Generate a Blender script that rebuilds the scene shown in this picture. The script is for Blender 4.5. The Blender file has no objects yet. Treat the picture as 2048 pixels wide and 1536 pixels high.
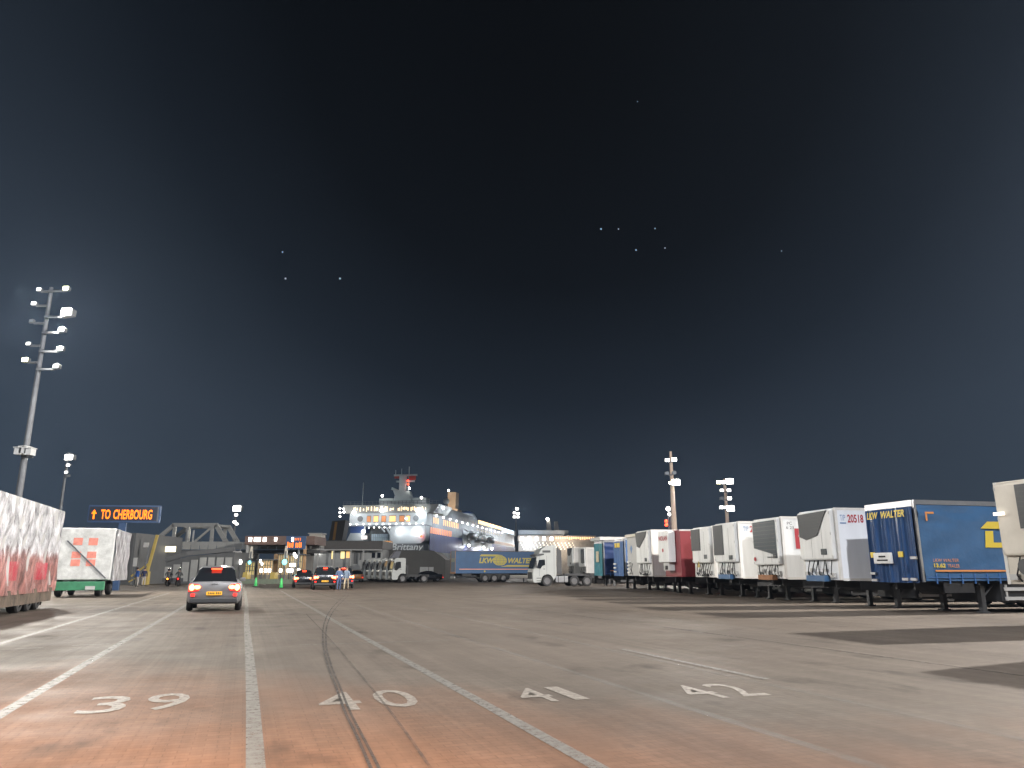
import bpy, bmesh, math, random
from mathutils import Vector, Matrix
random.seed(7)
R = math.radians
# ------------------------------------------------------------------ camera, sky, exposure
scene = bpy.context.scene
col = scene.collection
F = 1500.0
PITCH = math.atan((1141 - 768) / F)
TH = R(19.1)                       # the lanes run 19.1 degrees to the left of the lens axis
CT, ST = math.cos(TH), math.sin(TH)
cd = bpy.data.cameras.new('camera'); cam = bpy.data.objects.new('camera', cd); col.objects.link(cam)
cam.location = (0, 0, 1.5); cam.rotation_euler = (R(90) + PITCH, 0, 0)
cd.sensor_width = 36; cd.lens = 36 * F / 2048; cd.clip_end = 20000; cd.clip_start = 0.05
scene.camera = cam
scene.view_settings.view_transform = 'Standard'; scene.view_settings.look = 'None'
scene.view_settings.exposure = 0.0; scene.view_settings.gamma = 1.0
scene.cycles.max_bounces = 6; scene.cycles.sample_clamp_indirect = 3; scene.cycles.sample_clamp_direct = 0

def ray(px, py):
    x = (px - 1024) / F; y = -(py - 768) / F
    return Vector((x, -math.sin(PITCH) * y + math.cos(PITCH), math.cos(PITCH) * y + math.sin(PITCH)))
def W(px, py, Y):
    r = ray(px, py); t = Y / r.y; return Vector((r.x * t, Y, 1.5 + r.z * t))
def G(px, py, z=0):
    r = ray(px, py); t = (z - 1.5) / r.z; return Vector((r.x * t, r.y * t, z))
def L(v, u, z=0):                  # lane frame (v to the right, u forward) to world
    return Vector((v * CT - u * ST, v * ST + u * CT, z))
def vof(u, px):                    # v of the point seen at column px on the row u
    k = (px - 1024) / (F / math.cos(PITCH))
    for _ in range(4):
        v = u * (ST + k * CT) / (CT - k * ST); Y = v * ST + u * CT
        k = (px - 1024) / F * (math.cos(PITCH) + 2.5 * math.sin(PITCH) / Y)
    return v

world = bpy.data.worlds.new("World"); scene.world = world; world.use_nodes = True
nt = world.node_tree; nt.nodes.clear()
def N(t, **k):
    n = nt.nodes.new(t)
    for a, b in k.items(): setattr(n, a, b)
    return n
out = N('ShaderNodeOutputWorld'); bg = N('ShaderNodeBackground'); tc = N('ShaderNodeTexCoord')
dn = N('ShaderNodeVectorMath', operation='DOT_PRODUCT'); c = ray(1130, 60).normalized()
nt.links.new(tc.outputs['Generated'], dn.inputs[0]); dn.inputs[1].default_value = c
ac = N('ShaderNodeMath', operation='ARCCOSINE'); nt.links.new(dn.outputs['Value'], ac.inputs[0])
mr = N('ShaderNodeMapRange'); mr.inputs['From Min'].default_value = R(4); mr.inputs['From Max'].default_value = R(50)
nt.links.new(ac.outputs[0], mr.inputs['Value'])
cr = N('ShaderNodeValToRGB'); e = cr.color_ramp.elements
e[0].position = 0; e[0].color = (.0014, .0015, .002, 1); e[1].position = 1; e[1].color = (.042, .060, .086, 1)
for p, c4 in ((.3, (.0028, .0040, .0062, 1)), (.5, (.0095, .0140, .0215, 1)), (.72, (.027, .038, .055, 1))):
    q = e.new(p); q.color = c4
nt.links.new(mr.outputs[0], cr.inputs[0])
sp = N('ShaderNodeSeparateXYZ'); nt.links.new(tc.outputs['Generated'], sp.inputs[0])
m2 = N('ShaderNodeMapRange'); m2.inputs['From Min'].default_value = .2; m2.inputs['From Max'].default_value = .75
m2.inputs['To Min'].default_value = 1; m2.inputs['To Max'].default_value = .3
nt.links.new(sp.outputs['Z'], m2.inputs['Value'])
nz = N('ShaderNodeTexNoise'); nz.inputs['Scale'].default_value = 1.6; nz.inputs['Detail'].default_value = 3
nt.links.new(tc.outputs['Generated'], nz.inputs['Vector'])
m3 = N('ShaderNodeMapRange'); m3.inputs['To Min'].default_value = .78; m3.inputs['To Max'].default_value = 1.22
nt.links.new(nz.outputs['Fac'], m3.inputs['Value'])
mm = N('ShaderNodeMath', operation='MULTIPLY'); nt.links.new(m2.outputs[0], mm.inputs[0]); nt.links.new(m3.outputs[0], mm.inputs[1])
nt.links.new(cr.outputs[0], bg.inputs['Color']); nt.links.new(mm.outputs[0], bg.inputs['Strength'])
nt.links.new(bg.outputs[0], out.inputs[0])

# ------------------------------------------------------------------ helpers
MATS = {}
def mat(name, color, rough=.5, metal=0, var=.0, vs=3, bump=0, bs=20, emit=0, ecol=None, coat=0, spec=.5, stretch=None):
    if name in MATS: return MATS[name]
    m = bpy.data.materials.new(name); m.use_nodes = True; MATS[name] = m
    t = m.node_tree; b = t.nodes['Principled BSDF']
    b.inputs['Base Color'].default_value = (*color, 1); b.inputs['Roughness'].default_value = rough
    b.inputs['Metallic'].default_value = metal; b.inputs['Coat Weight'].default_value = coat
    b.inputs['Specular IOR Level'].default_value = spec
    if emit: b.inputs['Emission Color'].default_value = (*(ecol or color), 1); b.inputs['Emission Strength'].default_value = emit
    if var or bump:
        tx = t.nodes.new('ShaderNodeTexCoord'); mp = t.nodes.new('ShaderNodeMapping')
        t.links.new(tx.outputs['Object'], mp.inputs[0])
        if stretch: mp.inputs['Scale'].default_value = stretch
    if var:
        n = t.nodes.new('ShaderNodeTexNoise'); n.inputs['Scale'].default_value = vs; n.inputs['Detail'].default_value = 6; n.inputs['Roughness'].default_value = .65
        t.links.new(mp.outputs[0], n.inputs['Vector'])
        r = t.nodes.new('ShaderNodeMapRange'); r.inputs['From Min'].default_value = .3; r.inputs['From Max'].default_value = .7
        r.inputs['To Min'].default_value = 1 - var; r.inputs['To Max'].default_value = 1 + var * .5
        t.links.new(n.outputs['Fac'], r.inputs['Value'])
        x = t.nodes.new('ShaderNodeVectorMath'); x.operation = 'SCALE'; x.inputs[0].default_value = color
        t.links.new(r.outputs[0], x.inputs['Scale']); t.links.new(x.outputs[0], b.inputs['Base Color'])
    if bump:
        n2 = t.nodes.new('ShaderNodeTexNoise'); n2.inputs['Scale'].default_value = bs; n2.inputs['Detail'].default_value = 4
        t.links.new(mp.outputs[0], n2.inputs['Vector'])
        bp = t.nodes.new('ShaderNodeBump'); bp.inputs['Strength'].default_value = bump; bp.inputs['Distance'].default_value = .05
        t.links.new(n2.outputs['Fac'], bp.inputs['Height']); t.links.new(bp.outputs[0], b.inputs['Normal'])
    return m

class MB:
    def __init__(s): s.v = []; s.f = []; s.T = None
    def add(s, vs, fs):
        n = len(s.v); s.v += [Vector(a) for a in vs]; s.f += [tuple(i + n for i in f) for f in fs]; return s
    def box(s, x0, x1, y0, y1, z0, z1):
        return s.add([(x0,y0,z0),(x1,y0,z0),(x1,y1,z0),(x0,y1,z0),(x0,y0,z1),(x1,y0,z1),(x1,y1,z1),(x0,y1,z1)],
                     [(0,3,2,1),(4,5,6,7),(0,1,5,4),(1,2,6,5),(2,3,7,6),(3,0,4,7)])
    def prism(s, pts, a, b, ax='y'):
        """polygon in the plane across axis ax, drawn from a to b"""
        n = len(pts)
        def P(p, t): return {'y': (p[0], t, p[1]), 'x': (t, p[0], p[1]), 'z': (p[0], p[1], t)}[ax]
        return s.add([P(p, a) for p in pts] + [P(p, b) for p in pts],
                     [tuple(range(n))[::-1], tuple(range(n, 2 * n))] + [(i, (i + 1) % n, n + (i + 1) % n, n + i) for i in range(n)])
    def cyl(s, p0, p1, r, r1=None, n=12):
        p0, p1 = Vector(p0), Vector(p1); r1 = r if r1 is None else r1
        d = (p1 - p0).normalized(); a = d.orthogonal().normalized(); b = d.cross(a)
        vs = [p0 + (a * math.cos(2*math.pi*i/n) + b * math.sin(2*math.pi*i/n)) * r for i in range(n)] + \
             [p1 + (a * math.cos(2*math.pi*i/n) + b * math.sin(2*math.pi*i/n)) * r1 for i in range(n)]
        return s.add(vs, [tuple(range(n))[::-1], tuple(range(n, 2*n))] + [(i, (i+1) % n, n + (i+1) % n, n + i) for i in range(n)])
    def bar(s, p0, p1, w, h=None):
        """square bar between two points"""
        h = h or w; p0, p1 = Vector(p0), Vector(p1); d = (p1 - p0).normalized()
        up = Vector((0, 0, 1)) if abs(d.z) < .95 else Vector((0, 1, 0))
        a = d.cross(up).normalized() * w / 2; b = a.cross(d).normalized() * h / 2
        vs = [p + q for p in (p0, p1) for q in (-a-b, a-b, a+b, -a+b)]
        return s.add(vs, [(0,3,2,1),(4,5,6,7),(0,1,5,4),(1,2,6,5),(2,3,7,6),(3,0,4,7)])
    def tube(s, pts, r, n=6):
        for a, b in zip(pts, pts[1:]): s.cyl(a, b, r, n=n)
        return s
    def ball(s, c, r, n=10, sc=(1,1,1)):
        m = n // 2; vs = [(c[0], c[1], c[2] - r*sc[2])]; fs = []
        for j in range(1, m):
            t = math.pi * j / m
            for i in range(n):
                a = 2*math.pi*i/n
                vs.append((c[0] + r*sc[0]*math.sin(t)*math.cos(a), c[1] + r*sc[1]*math.sin(t)*math.sin(a), c[2] - r*sc[2]*math.cos(t)))
        vs.append((c[0], c[1], c[2] + r*sc[2])); e_ = len(vs) - 1
        for i in range(n): fs.append((0, 1 + (i+1) % n, 1 + i)); fs.append((e_, e_ - n + i, e_ - n + (i+1) % n))
        for j in range(m - 2):
            for i in range(n):
                a = 1 + j*n; fs.append((a + i, a + (i+1) % n, a + n + (i+1) % n, a + n + i))
        return s.add(vs, fs)
    def grid(s, fn, nu, nv):
        vs = [fn(i / nu, j / nv) for j in range(nv + 1) for i in range(nu + 1)]
        return s.add(vs, [(j*(nu+1)+i, j*(nu+1)+i+1, (j+1)*(nu+1)+i+1, (j+1)*(nu+1)+i) for j in range(nv) for i in range(nu)])
    def build(s, name, m, parent=None, bevel=0, smooth=False, loc=None, rz=0):
        me = bpy.data.meshes.new(name); me.from_pydata([tuple(v) for v in s.v], [], s.f); me.update()
        bm = bmesh.new(); bm.from_mesh(me); bmesh.ops.recalc_face_normals(bm, faces=bm.faces)
        if bevel: bmesh.ops.bevel(bm, geom=list(bm.edges), offset=bevel, segments=2, affect='EDGES', profile=.6)
        bm.to_mesh(me); bm.free()
        if smooth:
            for p in me.polygons: p.use_smooth = True
        me.materials.append(m)
        o = bpy.data.objects.new(name, me); col.objects.link(o)
        if parent: o.parent = parent
        if loc is not None: o.location = loc
        o.rotation_euler.z = rz
        return o

def thing(name, loc, rz, label, cat, group=None):
    o = bpy.data.objects.new(name, None); col.objects.link(o); o.location = loc; o.rotation_euler.z = rz
    o.empty_display_size = .3
    return tag(o, label, cat, group)
def tag(o, label=None, cat=None, group=None, kind=None):
    if label: o['label'] = label
    if cat: o['category'] = cat
    if group: o['group'] = group
    if kind: o['kind'] = kind
    return o
def part(name, m, parent, mb, **k): return mb.build(name, m, parent, **k)
def copy_tree(o, parent=None):
    c = o.copy(); col.objects.link(c); c.parent = parent
    for ch in [x for x in o.children]: copy_tree(ch, c)
    return c
def text_mesh(s, w, h, o, xd, yd, off=.0, shear=0, depth=.012):
    """text scaled to w x h with its lower-left at o, running along xd, up along yd; returns an MB"""
    cu = bpy.data.curves.new('t', 'FONT'); cu.body = s; cu.size = 1; cu.offset = off; cu.shear = shear; cu.resolution_u = 3
    ob = bpy.data.objects.new('t', cu); col.objects.link(ob)
    dg = bpy.context.evaluated_depsgraph_get(); me = bpy.data.meshes.new_from_object(ob.evaluated_get(dg))
    xs = [v.co.x for v in me.vertices]; ys = [v.co.y for v in me.vertices]
    x0, x1, y0, y1 = min(xs), max(xs), min(ys), max(ys); o = Vector(o); xd = Vector(xd); yd = Vector(yd)
    mb = MB(); vs = [o + xd * ((v.co.x - x0) / (x1 - x0) * w) + yd * ((v.co.y - y0) / (y1 - y0) * h) for v in me.vertices]
    mb.add(vs, [tuple(p.vertices) for p in me.polygons])
    bpy.data.objects.remove(ob); bpy.data.curves.remove(cu); bpy.data.meshes.remove(me)
    return mb
def text(name, s, w, h, o, xd, yd, m, parent, **k):
    ob = text_mesh(s, w, h, o, xd, yd, **k).build(name, m, parent); return ob

# ------------------------------------------------------------------ materials
white = mat('white_paint', (.66, .67, .66), .38, var=.16, vs=2.2, coat=.2, stretch=(1, 1, .12))
cool = mat('cool_white_panel', (.70, .73, .77), .4, var=.08, vs=2, stretch=(1, 1, .15))
cream = mat('cream_paint', (.55, .51, .44), .45, var=.12, vs=1.5)
grey = mat('grey_panel', (.22, .215, .205), .5, var=.12, vs=1.2)
lgrey = mat('light_grey', (.42, .42, .41), .5, var=.12, vs=2)
dgrey = mat('dark_grey', (.045, .047, .05), .5, var=.2, vs=2)
grille = mat('grille', (.035, .04, .045), .45, var=.15, vs=5)
glassm = mat('glass', (.012, .014, .017), .08, spec=.8)
black = mat('black_rubber', (.014, .014, .015), .75, var=.25, vs=6)
chas = mat('chassis', (.022, .023, .025), .6, var=.3, vs=4)
alu = mat('aluminium', (.55, .56, .58), .3, .85, var=.1, vs=3)
rimm = mat('rim_metal', (.14, .14, .145), .45, .4, var=.25, vs=6)
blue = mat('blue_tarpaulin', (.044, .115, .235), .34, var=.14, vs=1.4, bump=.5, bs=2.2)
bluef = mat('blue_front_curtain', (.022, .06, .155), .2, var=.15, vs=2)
blued = mat('dark_blue_tarpaulin', (.012, .03, .10), .4, var=.1, vs=1)
teal = mat('teal_tarpaulin', (.02, .16, .2), .45, var=.25, vs=2)
red = mat('red_paint', (.19, .028, .034), .4, var=.12, vs=1.5)
redd = mat('dark_red_panel', (.085, .018, .022), .5, var=.1)
redt = mat('red_letter', (.33, .02, .03), .5)
yel = mat('yellow_letter', (.62, .47, .06), .5)
ora = mat('orange_stripe', (.62, .25, .08), .5)
bluel = mat('blue_letter', (.12, .22, .4), .5)
blackt = mat('black_letter', (.03, .03, .03), .5)
steel = mat('galvanised_steel', (.13, .138, .15), .5, .3, var=.2, vs=3)
conc = mat('concrete', (.2, .195, .185), .8, var=.15, vs=1.5)
yelp = mat('yellow_paint', (.42, .32, .09), .45, var=.1)
def emis(name, c, s): return mat(name, c, .5, emit=s, ecol=c)
lampw = emis('lamp_white', (1, .97, .92), 30)
lampy = emis('lamp_yellow', (1, .93, .55), 30)
lampm = emis('lamp_medium', (1, .98, .95), 14)
lampd = emis('lamp_soft', (1, .97, .93), 7)
warm = emis('window_warm', (1, .55, .2), .9)
warm2 = emis('window_amber', (1, .30, .10), .8)
coolw = emis('window_cool', (.75, .9, 1), 1.6)
ledo = emis('led_orange', (1, .19, .004), 1.9)
redl = emis('red_light', (1, .06, .02), 6)
redc = emis('tail_light_core', (1, .34, .10), 9)
redf = mat('red_lens', (.45, .02, .02), .25, emit=2.6, ecol=(1, .03, .02))
tealm = emis('teal_signal', (.15, .85, .9), 4)
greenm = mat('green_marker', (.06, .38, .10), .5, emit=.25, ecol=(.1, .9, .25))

# ------------------------------------------------------------------ ground, markings
def ground_material():
    m = bpy.data.materials.new('block_paving'); m.use_nodes = True; t = m.node_tree; b = t.nodes['Principled BSDF']
    def n(ty, **k):
        x = t.nodes.new(ty)
        for a, v in k.items(): setattr(x, a, v)
        return x
    tx = n('ShaderNodeTexCoord'); o = tx.outputs['Object']
    br = n('ShaderNodeTexBrick'); br.inputs['Scale'].default_value = 1; br.inputs['Brick Width'].default_value = .21; br.inputs['Row Height'].default_value = .105
    br.inputs['Mortar Size'].default_value = .006; br.inputs['Color1'].default_value = (.90, .885, .87, 1); br.inputs['Color2'].default_value = (1.04, 1.02, 1.0, 1)
    br.inputs['Mortar'].default_value = (.80, .78, .76, 1); t.links.new(o, br.inputs['Vector'])
    def noise(sc, scale, det=5, ro=.6, w=0):
        mp = n('ShaderNodeMapping'); mp.inputs['Scale'].default_value = sc; mp.inputs['Location'].default_value = (w, w*2, 0); t.links.new(o, mp.inputs[0])
        z = n('ShaderNodeTexNoise'); z.inputs['Scale'].default_value = scale; z.inputs['Detail'].default_value = det; z.inputs['Roughness'].default_value = ro
        t.links.new(mp.outputs[0], z.inputs['Vector']); return z.outputs['Fac']
    def rng(v, a, b_, c_, d):
        r = n('ShaderNodeMapRange'); r.inputs['From Min'].default_value = a; r.inputs['From Max'].default_value = b_
        r.inputs['To Min'].default_value = c_; r.inputs['To Max'].default_value = d; t.links.new(v, r.inputs['Value']); return r.outputs[0]
    def mul(a, b_):
        x = n('ShaderNodeMath', operation='MULTIPLY'); t.links.new(a, x.inputs[0]); t.links.new(b_, x.inputs[1]); return x.outputs[0]
    streak = rng(noise((2.6, .045, 1), 1.0, 7, .75), .3, .7, .74, 1.16)
    patch = rng(noise((1, .6, 1), .16, 6, .65, 3), .32, .68, .74, 1.18)
    grit = rng(noise((1, 1, 1), 9, 6, .7), .25, .75, .88, 1.10)
    oil = rng(noise((1.3, .55, 1), .8, 4, .55, 11), .60, .72, 1, .5)
    f = mul(mul(streak, patch), mul(grit, oil))
    v = n('ShaderNodeVectorMath', operation='MULTIPLY'); t.links.new(br.outputs['Color'], v.inputs[1])
    sep = n('ShaderNodeSeparateXYZ'); t.links.new(o, sep.inputs[0])      # redder blocks laid in the near end of the lanes
    a1 = n('ShaderNodeMath', operation='MULTIPLY_ADD'); t.links.new(rng(sep.outputs['X'], -2, 6, 0, 9), a1.inputs[0]); a1.inputs[1].default_value = 1.0; t.links.new(sep.outputs['Y'], a1.inputs[2])
    a2 = n('ShaderNodeMath', operation='MULTIPLY_ADD'); t.links.new(noise((1, .5, 1), .7, 6, .65, 21), a2.inputs[0]); a2.inputs[1].default_value = 5; t.links.new(a1.outputs[0], a2.inputs[2])
    redf_ = rng(a2.outputs[0], 11.5, 18.5, 1, 0)
    mxr = n('ShaderNodeMix', data_type='RGBA'); t.links.new(redf_, mxr.inputs['Factor']); mxr.inputs['A'].default_value = (.108, .091, .076, 1); mxr.inputs['B'].default_value = (.20, .098, .055, 1)
    t.links.new(mxr.outputs['Result'], v.inputs[0])
    s = n('ShaderNodeVectorMath', operation='SCALE'); t.links.new(v.outputs[0], s.inputs[0]); t.links.new(f, s.inputs['Scale'])
    t.links.new(s.outputs[0], b.inputs['Base Color'])
    t.links.new(rng(noise((1, 1, 1), .5, 4, .6, 5), .3, .7, .6, .85), b.inputs['Roughness'])
    b.inputs['Specular IOR Level'].default_value = .15
    bp = n('ShaderNodeBump'); bp.inputs['Strength'].default_value = .35; bp.inputs['Distance'].default_value = .01
    t.links.new(br.outputs['Fac'], bp.inputs['Height']); bp.invert = True
    t.links.new(bp.outputs[0], b.inputs['Normal'])
    return m
gm = ground_material()
g = MB(); g.add([(-1500, -60, 0), (1500, -60, 0), (1500, 212, 0), (-1500, 212, 0), (-1500, 212, -4), (1500, 212, -4)], [(0, 1, 2, 3), (3, 2, 5, 4)])
go = g.build('ground', gm); tag(go, kind='structure')
# the paving pattern follows the lanes: turn the object, keep the sheet where it is
go.data.transform(Matrix.Rotation(-TH, 4, 'Z')); go.rotation_euler.z = TH
wm = mat('water', (.006, .009, .012), .12, bump=.6, bs=.6)
wo = MB().add([(-3000, 212.1, -3), (3000, 212.1, -3), (3000, 5000, -3), (-3000, 5000, -3)], [(0, 1, 2, 3)]).build('water', wm); tag(wo, kind='structure')

def worn(name, color, lo, hi, sc=6):
    m = bpy.data.materials.new(name); m.use_nodes = True; t = m.node_tree; b = t.nodes['Principled BSDF']
    b.inputs['Base Color'].default_value = (*color, 1); b.inputs['Roughness'].default_value = .6
    tx = t.nodes.new('ShaderNodeTexCoord'); z = t.nodes.new('ShaderNodeTexNoise'); z.inputs['Scale'].default_value = sc; z.inputs['Detail'].default_value = 8; z.inputs['Roughness'].default_value = .75
    t.links.new(tx.outputs['Object'], z.inputs['Vector'])
    r = t.nodes.new('ShaderNodeMapRange'); r.inputs['From Min'].default_value = .35; r.inputs['From Max'].default_value = .6
    r.inputs['To Min'].default_value = lo; r.inputs['To Max'].default_value = hi; t.links.new(z.outputs['Fac'], r.inputs['Value'])
    t.links.new(r.outputs[0], b.inputs['Alpha']); return m
linew = worn('lane_paint', (.165, .158, .142), .45, .8, 9)
linef = worn('faded_paint', (.2, .195, .18), .03, .26, 2)
numw = worn('number_paint', (.23, .205, .175), .5, .95, 12)
tyre = worn('tyre_mark', (.035, .032, .03), .5, .75, 1.5)
def strip(name, v, u0, u1, w=.16, z=.004, m=linew, wob=.015):
    n = int((u1 - u0) / 1.5); mb = MB(); ph = random.random() * 9
    mb.grid(lambda a, b: (v + (a - .5) * w + wob * math.sin(b * n * .35 + ph), u0 + b * (u1 - u0), z), 1, n)
    o = mb.build(name, m, rz=TH); tag(o, kind='structure'); return o
strip('lane_line', -4.75, 6, 58); strip('lane_line', -2.35, 3, 62, .15); strip('lane_line', .2, 3, 62, .15)
strip('lane_line', 2.73, 3, 62, .15); strip('lane_line', 4.83, 3, 60, .14, m=linef); strip('lane_line', 6.85, 2, 60, .14, m=linef)
strip('lane_line', 7.1, 9.5, 14, .12, m=linew, z=.008)
strip('paving_seam', 10.9, -2, 75, .05, m=tyre); strip('paving_seam', 8.95, 20, 62, .12, m=linef)
for u in (19.3, 12.6):
    for i in range(2):
        o = MB().grid(lambda a, b: (20.2 + a * 12 - i * 2, u + b * .12 + i * .9, .004), 6, 1).build('bay_line', linef, rz=TH); tag(o, kind='structure')
o = MB().grid(lambda a, b: (1.2 + a * 3.2, 16.9 + b * .08, .0041), 8, 1).build('cross_line', linew, rz=TH); tag(o, kind='structure')
o = MB().grid(lambda a, b: (-5 + a * 2, 17.6 + b * .06, .0041), 8, 1).build('cross_line', linef, rz=TH); tag(o, kind='structure')
for i, (px, py, ln_, w_) in enumerate(((850, 1247, .9, .07), (805, 1246, .3, .1), (1020, 1243, .5, .09), (1048, 1243, .4, .12), (820, 1178, 1.6, .12), (860, 1181, 1.0, .14), (650, 1223, .4, .1), (182, 1290, .7, .06), (60, 1297, .5, .05), (905, 1190, 2.2, .1))):
    c_ = G(px, py); o = MB().grid(lambda a, b: ((a - .5) * ln_, (b - .5) * w_ + .03 * math.sin(a * 7), 0), 6, 1).build('paint_scrap', linew, rz=.1 * i); o.location = (c_.x, c_.y, .009); tag(o, kind='structure')
nums = (('39', -1.62, 9.7, 1.12, 1.2, 'white painted number thirty nine on the leftmost numbered lane'),
        ('40', .93, 9.0, 1.15, 1.3, 'white painted number forty crossed by a dark tyre mark'),
        ('41', 3.3, 8.8, .95, 1.05, 'worn white painted number forty one between forty and forty two'),
        ('42', 5.35, 8.35, .95, 1.05, 'bright blotchy white painted number forty two on the right'))
for s, v, u, w, h, lab in nums:
    o = text_mesh(s[0], w * .42, h, (v, u, .006), (1, 0, 0), (0, 1, 0), off=.005)
    o2 = text_mesh(s[1], w * (.42 if s[1] != '1' else .2), h, (v + w * .58, u, .006), (1, 0, 0), (0, 1, 0), off=.005)
    o.add(o2.v, o2.f); tag(o.build('lane_number', numw, rz=TH), lab, 'road marking', 'numbers painted on the lanes')
def curve_strip(pts, w, m, name='tyre_mark', z=.008):
    P = [G(*p) for p in pts]; out_ = []
    for i in range(len(P) - 1):                         # Catmull-Rom
        p0 = P[max(i-1, 0)]; p1 = P[i]; p2 = P[i+1]; p3 = P[min(i+2, len(P)-1)]
        for k in range(8):
            t = k / 8; out_.append(.5 * ((2*p1) + (p2-p0)*t + (2*p0-5*p1+4*p2-p3)*t*t + (3*p1-p0-3*p2+p3)*t**3))
    out_.append(P[-1]); vs = []; fs = []
    for i, p in enumerate(out_):
        d = (out_[min(i+1, len(out_)-1)] - out_[max(i-1, 0)]).normalized(); nn = Vector((-d.y, d.x, 0))
        vs += [p - nn*w/2 + Vector((0,0,z)), p + nn*w/2 + Vector((0,0,z))]
        if i: k = 2*i; fs.append((k-2, k-1, k+1, k))
    o = MB().add(vs, fs).build(name, m); tag(o, kind='structure')
curve_strip([(690,1190),(665,1215),(649,1245),(646,1285),(655,1330),(672,1375),(690,1425),(712,1470),(741,1536),(756,1570)], .03, tyre)
curve_strip([(698,1190),(673,1215),(656,1245),(652,1285),(662,1330),(680,1375),(700,1425),(723,1470),(757,1536),(772,1570)], .028, tyre)
curve_strip([(612,1228),(652,1270),(700,1325),(752,1388),(800,1450),(860,1536)], .03, worn('faint_mark', (.05, .045, .04), .1, .5, 4))

# ------------------------------------------------------------------ yard lamps
def light(loc, power, color=(1, .94, .86), r=.6, aim=None, size=150):
    l = bpy.data.lights.new('flood_light', 'SPOT' if aim is not None else 'POINT'); l.energy = power * 1000; l.color = color; l.shadow_soft_size = r
    o = bpy.data.objects.new('flood_light', l); col.objects.link(o); o.location = loc
    if aim is not None:
        l.spot_size = R(size); l.spot_blend = .6; o.rotation_euler = (Vector(aim) - Vector(loc)).to_track_quat('-Z', 'Y').to_euler()
    return o
def lamp_head(px, root, z, dx, dy, lit, s=1.0, arm=True, dirn=None):
    """floodlight bolted beside the pole: housing, lens, arm"""
    d = -1 if dx < 0 else 1
    h = MB(); h.prism([(-.28*s, .0), (.28*s, .08*s), (.30*s, .40*s), (.1*s, .52*s), (-.26*s, .42*s)], -.06*s, .30*s, 'y')
    for v in h.v: v.x += dx; v.y += dy; v.z += z
    ho = h.build('lamp_head', hgrey, root)
    l = MB(); l.box(dx - .24*s, dx + .24*s, dy - .1*s, dy - .065*s, z + .07*s, z + .40*s)
    l.build('lens', lit, ho)
    if arm: MB().box(min(0, dx - d*.2*s), max(0, dx - d*.2*s), dy + .02, dy + .16, z - .06, z + .08).build('arm', steel, root)
hgrey = mat('lamp_housing', (.12, .125, .13), .5, .2)
offlens = mat('unlit_lens', (.30, .33, .36), .2, .3)
def mast(base, H, r0, r1, heads, label, extra=None):
    t = thing('floodlight_mast', base, 0, label, 'floodlight mast', 'floodlight masts round the port')
    MB().cyl((0, 0, 0), (0, 0, H), r0, r1, n=14).build('pole', steel, t, smooth=False)
    for (dx, z, lit, s) in heads: lamp_head(0, t, z, dx, -.35, lit, s)
    return t
def mast_px(px, Y, top, heads, label, r0=.3, r1=.15, dx0=0, s=1):
    b = W(px, top, Y); base = Vector((b.x, Y, 0)); hs = []
    for (x, y, lit, ss) in heads:
        p = W(x, y, Y); hs.append((p.x - b.x, p.z - .25 * ss, lit, ss))
    return mast(base, b.z, r0, r1, hs, label)
mA = mast_px(103, 52, 575, [(84,582,lampd,.6),(74,610,lampd,.65),(69,645,offlens,.6),(63,690,lampd,.55),(57,722,lampy,.8),
    (138,580,lampy,.75),(140,627,lampw,1.45),(129,662,offlens,.85),(126,700,lampw,.8),(118,735,offlens,.85)],
    'tall near steel mast on the left with ten floodlights', .27, .13)
for (a, b_) in ((46, 905), (56, 903), (66, 906)):       # white camera boxes half way up
    p = W(a, b_, 51.6) - mA.location; mb = MB(); mb.box(p.x-.28, p.x+.18, -.95, -.38, p.z-.2, p.z+.25); mb.box(p.x-.34, p.x+.24, -1.02, -.36, p.z+.26, p.z+.31)
    mb.build('camera_box', white, mA)
    MB().box(min(p.x, 0), max(p.x, .1), -.4, -.25, p.z-.33, p.z-.24).build('bracket', steel, mA)
mast_px(137, 90, 905, [(142,915,lampw,1.8),(140,931,lampd,.8),(136,945,lampd,.7),(139,952,offlens,.7)], 'distant mast directly behind the left trailers, above the lit sign', .22, .12)
mast_px(113, 74, 1022, [(108,1030,lampw,.8),(117,1032,lampw,.9),(109,1042,lampd,.8)], 'low twin lamp mast between the two left trailers', .16, .1)
mast_px(473, 130, 1010, [(476,1017,lampw,2.5),(474,1030,lampd,1.1),(471,1044,lampd,1.1),(475,1048,lampd,1)], 'distant mast rising behind the grey truss bridge', .22, .15)
mast_px(1032, 160, 1012, [(1034,1018,lampd,1.3),(1029,1026,lampd,1.2),(1036,1027,lampd,1.2),(1029,1034,lampd,1.2),(1036,1034,lampd,1.2)], 'thin mast standing between the two ferries', .2, .13)
mF = mast_px(1341, 90, 903, [(1333,921,lampw,.9),(1347,920,lampw,1.1),(1333,947,offlens,.9),(1347,946,offlens,.9),(1350,965,lampw,1.9),(1340,966,lampy,.8)],
    'tan steel mast rising behind the red trailer', .42, .16)
mG = mast_px(1449, 100, 958, [(1436,965,lampy,1.1),(1444,965,lampw,1.0),(1457,963,lampw,1.9),(1442,981,lampd,.9),(1456,981,lampd,1.0),(1442,997,offlens,.9),(1457,997,lampw,1.0),(1441,1015,lampw,.9),(1449,1015,lampd,.9),(1459,1017,lampw,1.9)],
    'mast with four tiers of lamps behind the white trailers', .3, .18)
tan = mat('tan_steel', (.6, .46, .36), .5, .1, var=.1)
for m_ in (mF, mG):
    for c_ in m_.children:
        if c_.name.startswith('pole'): c_.data.materials[0] = tan
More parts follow.
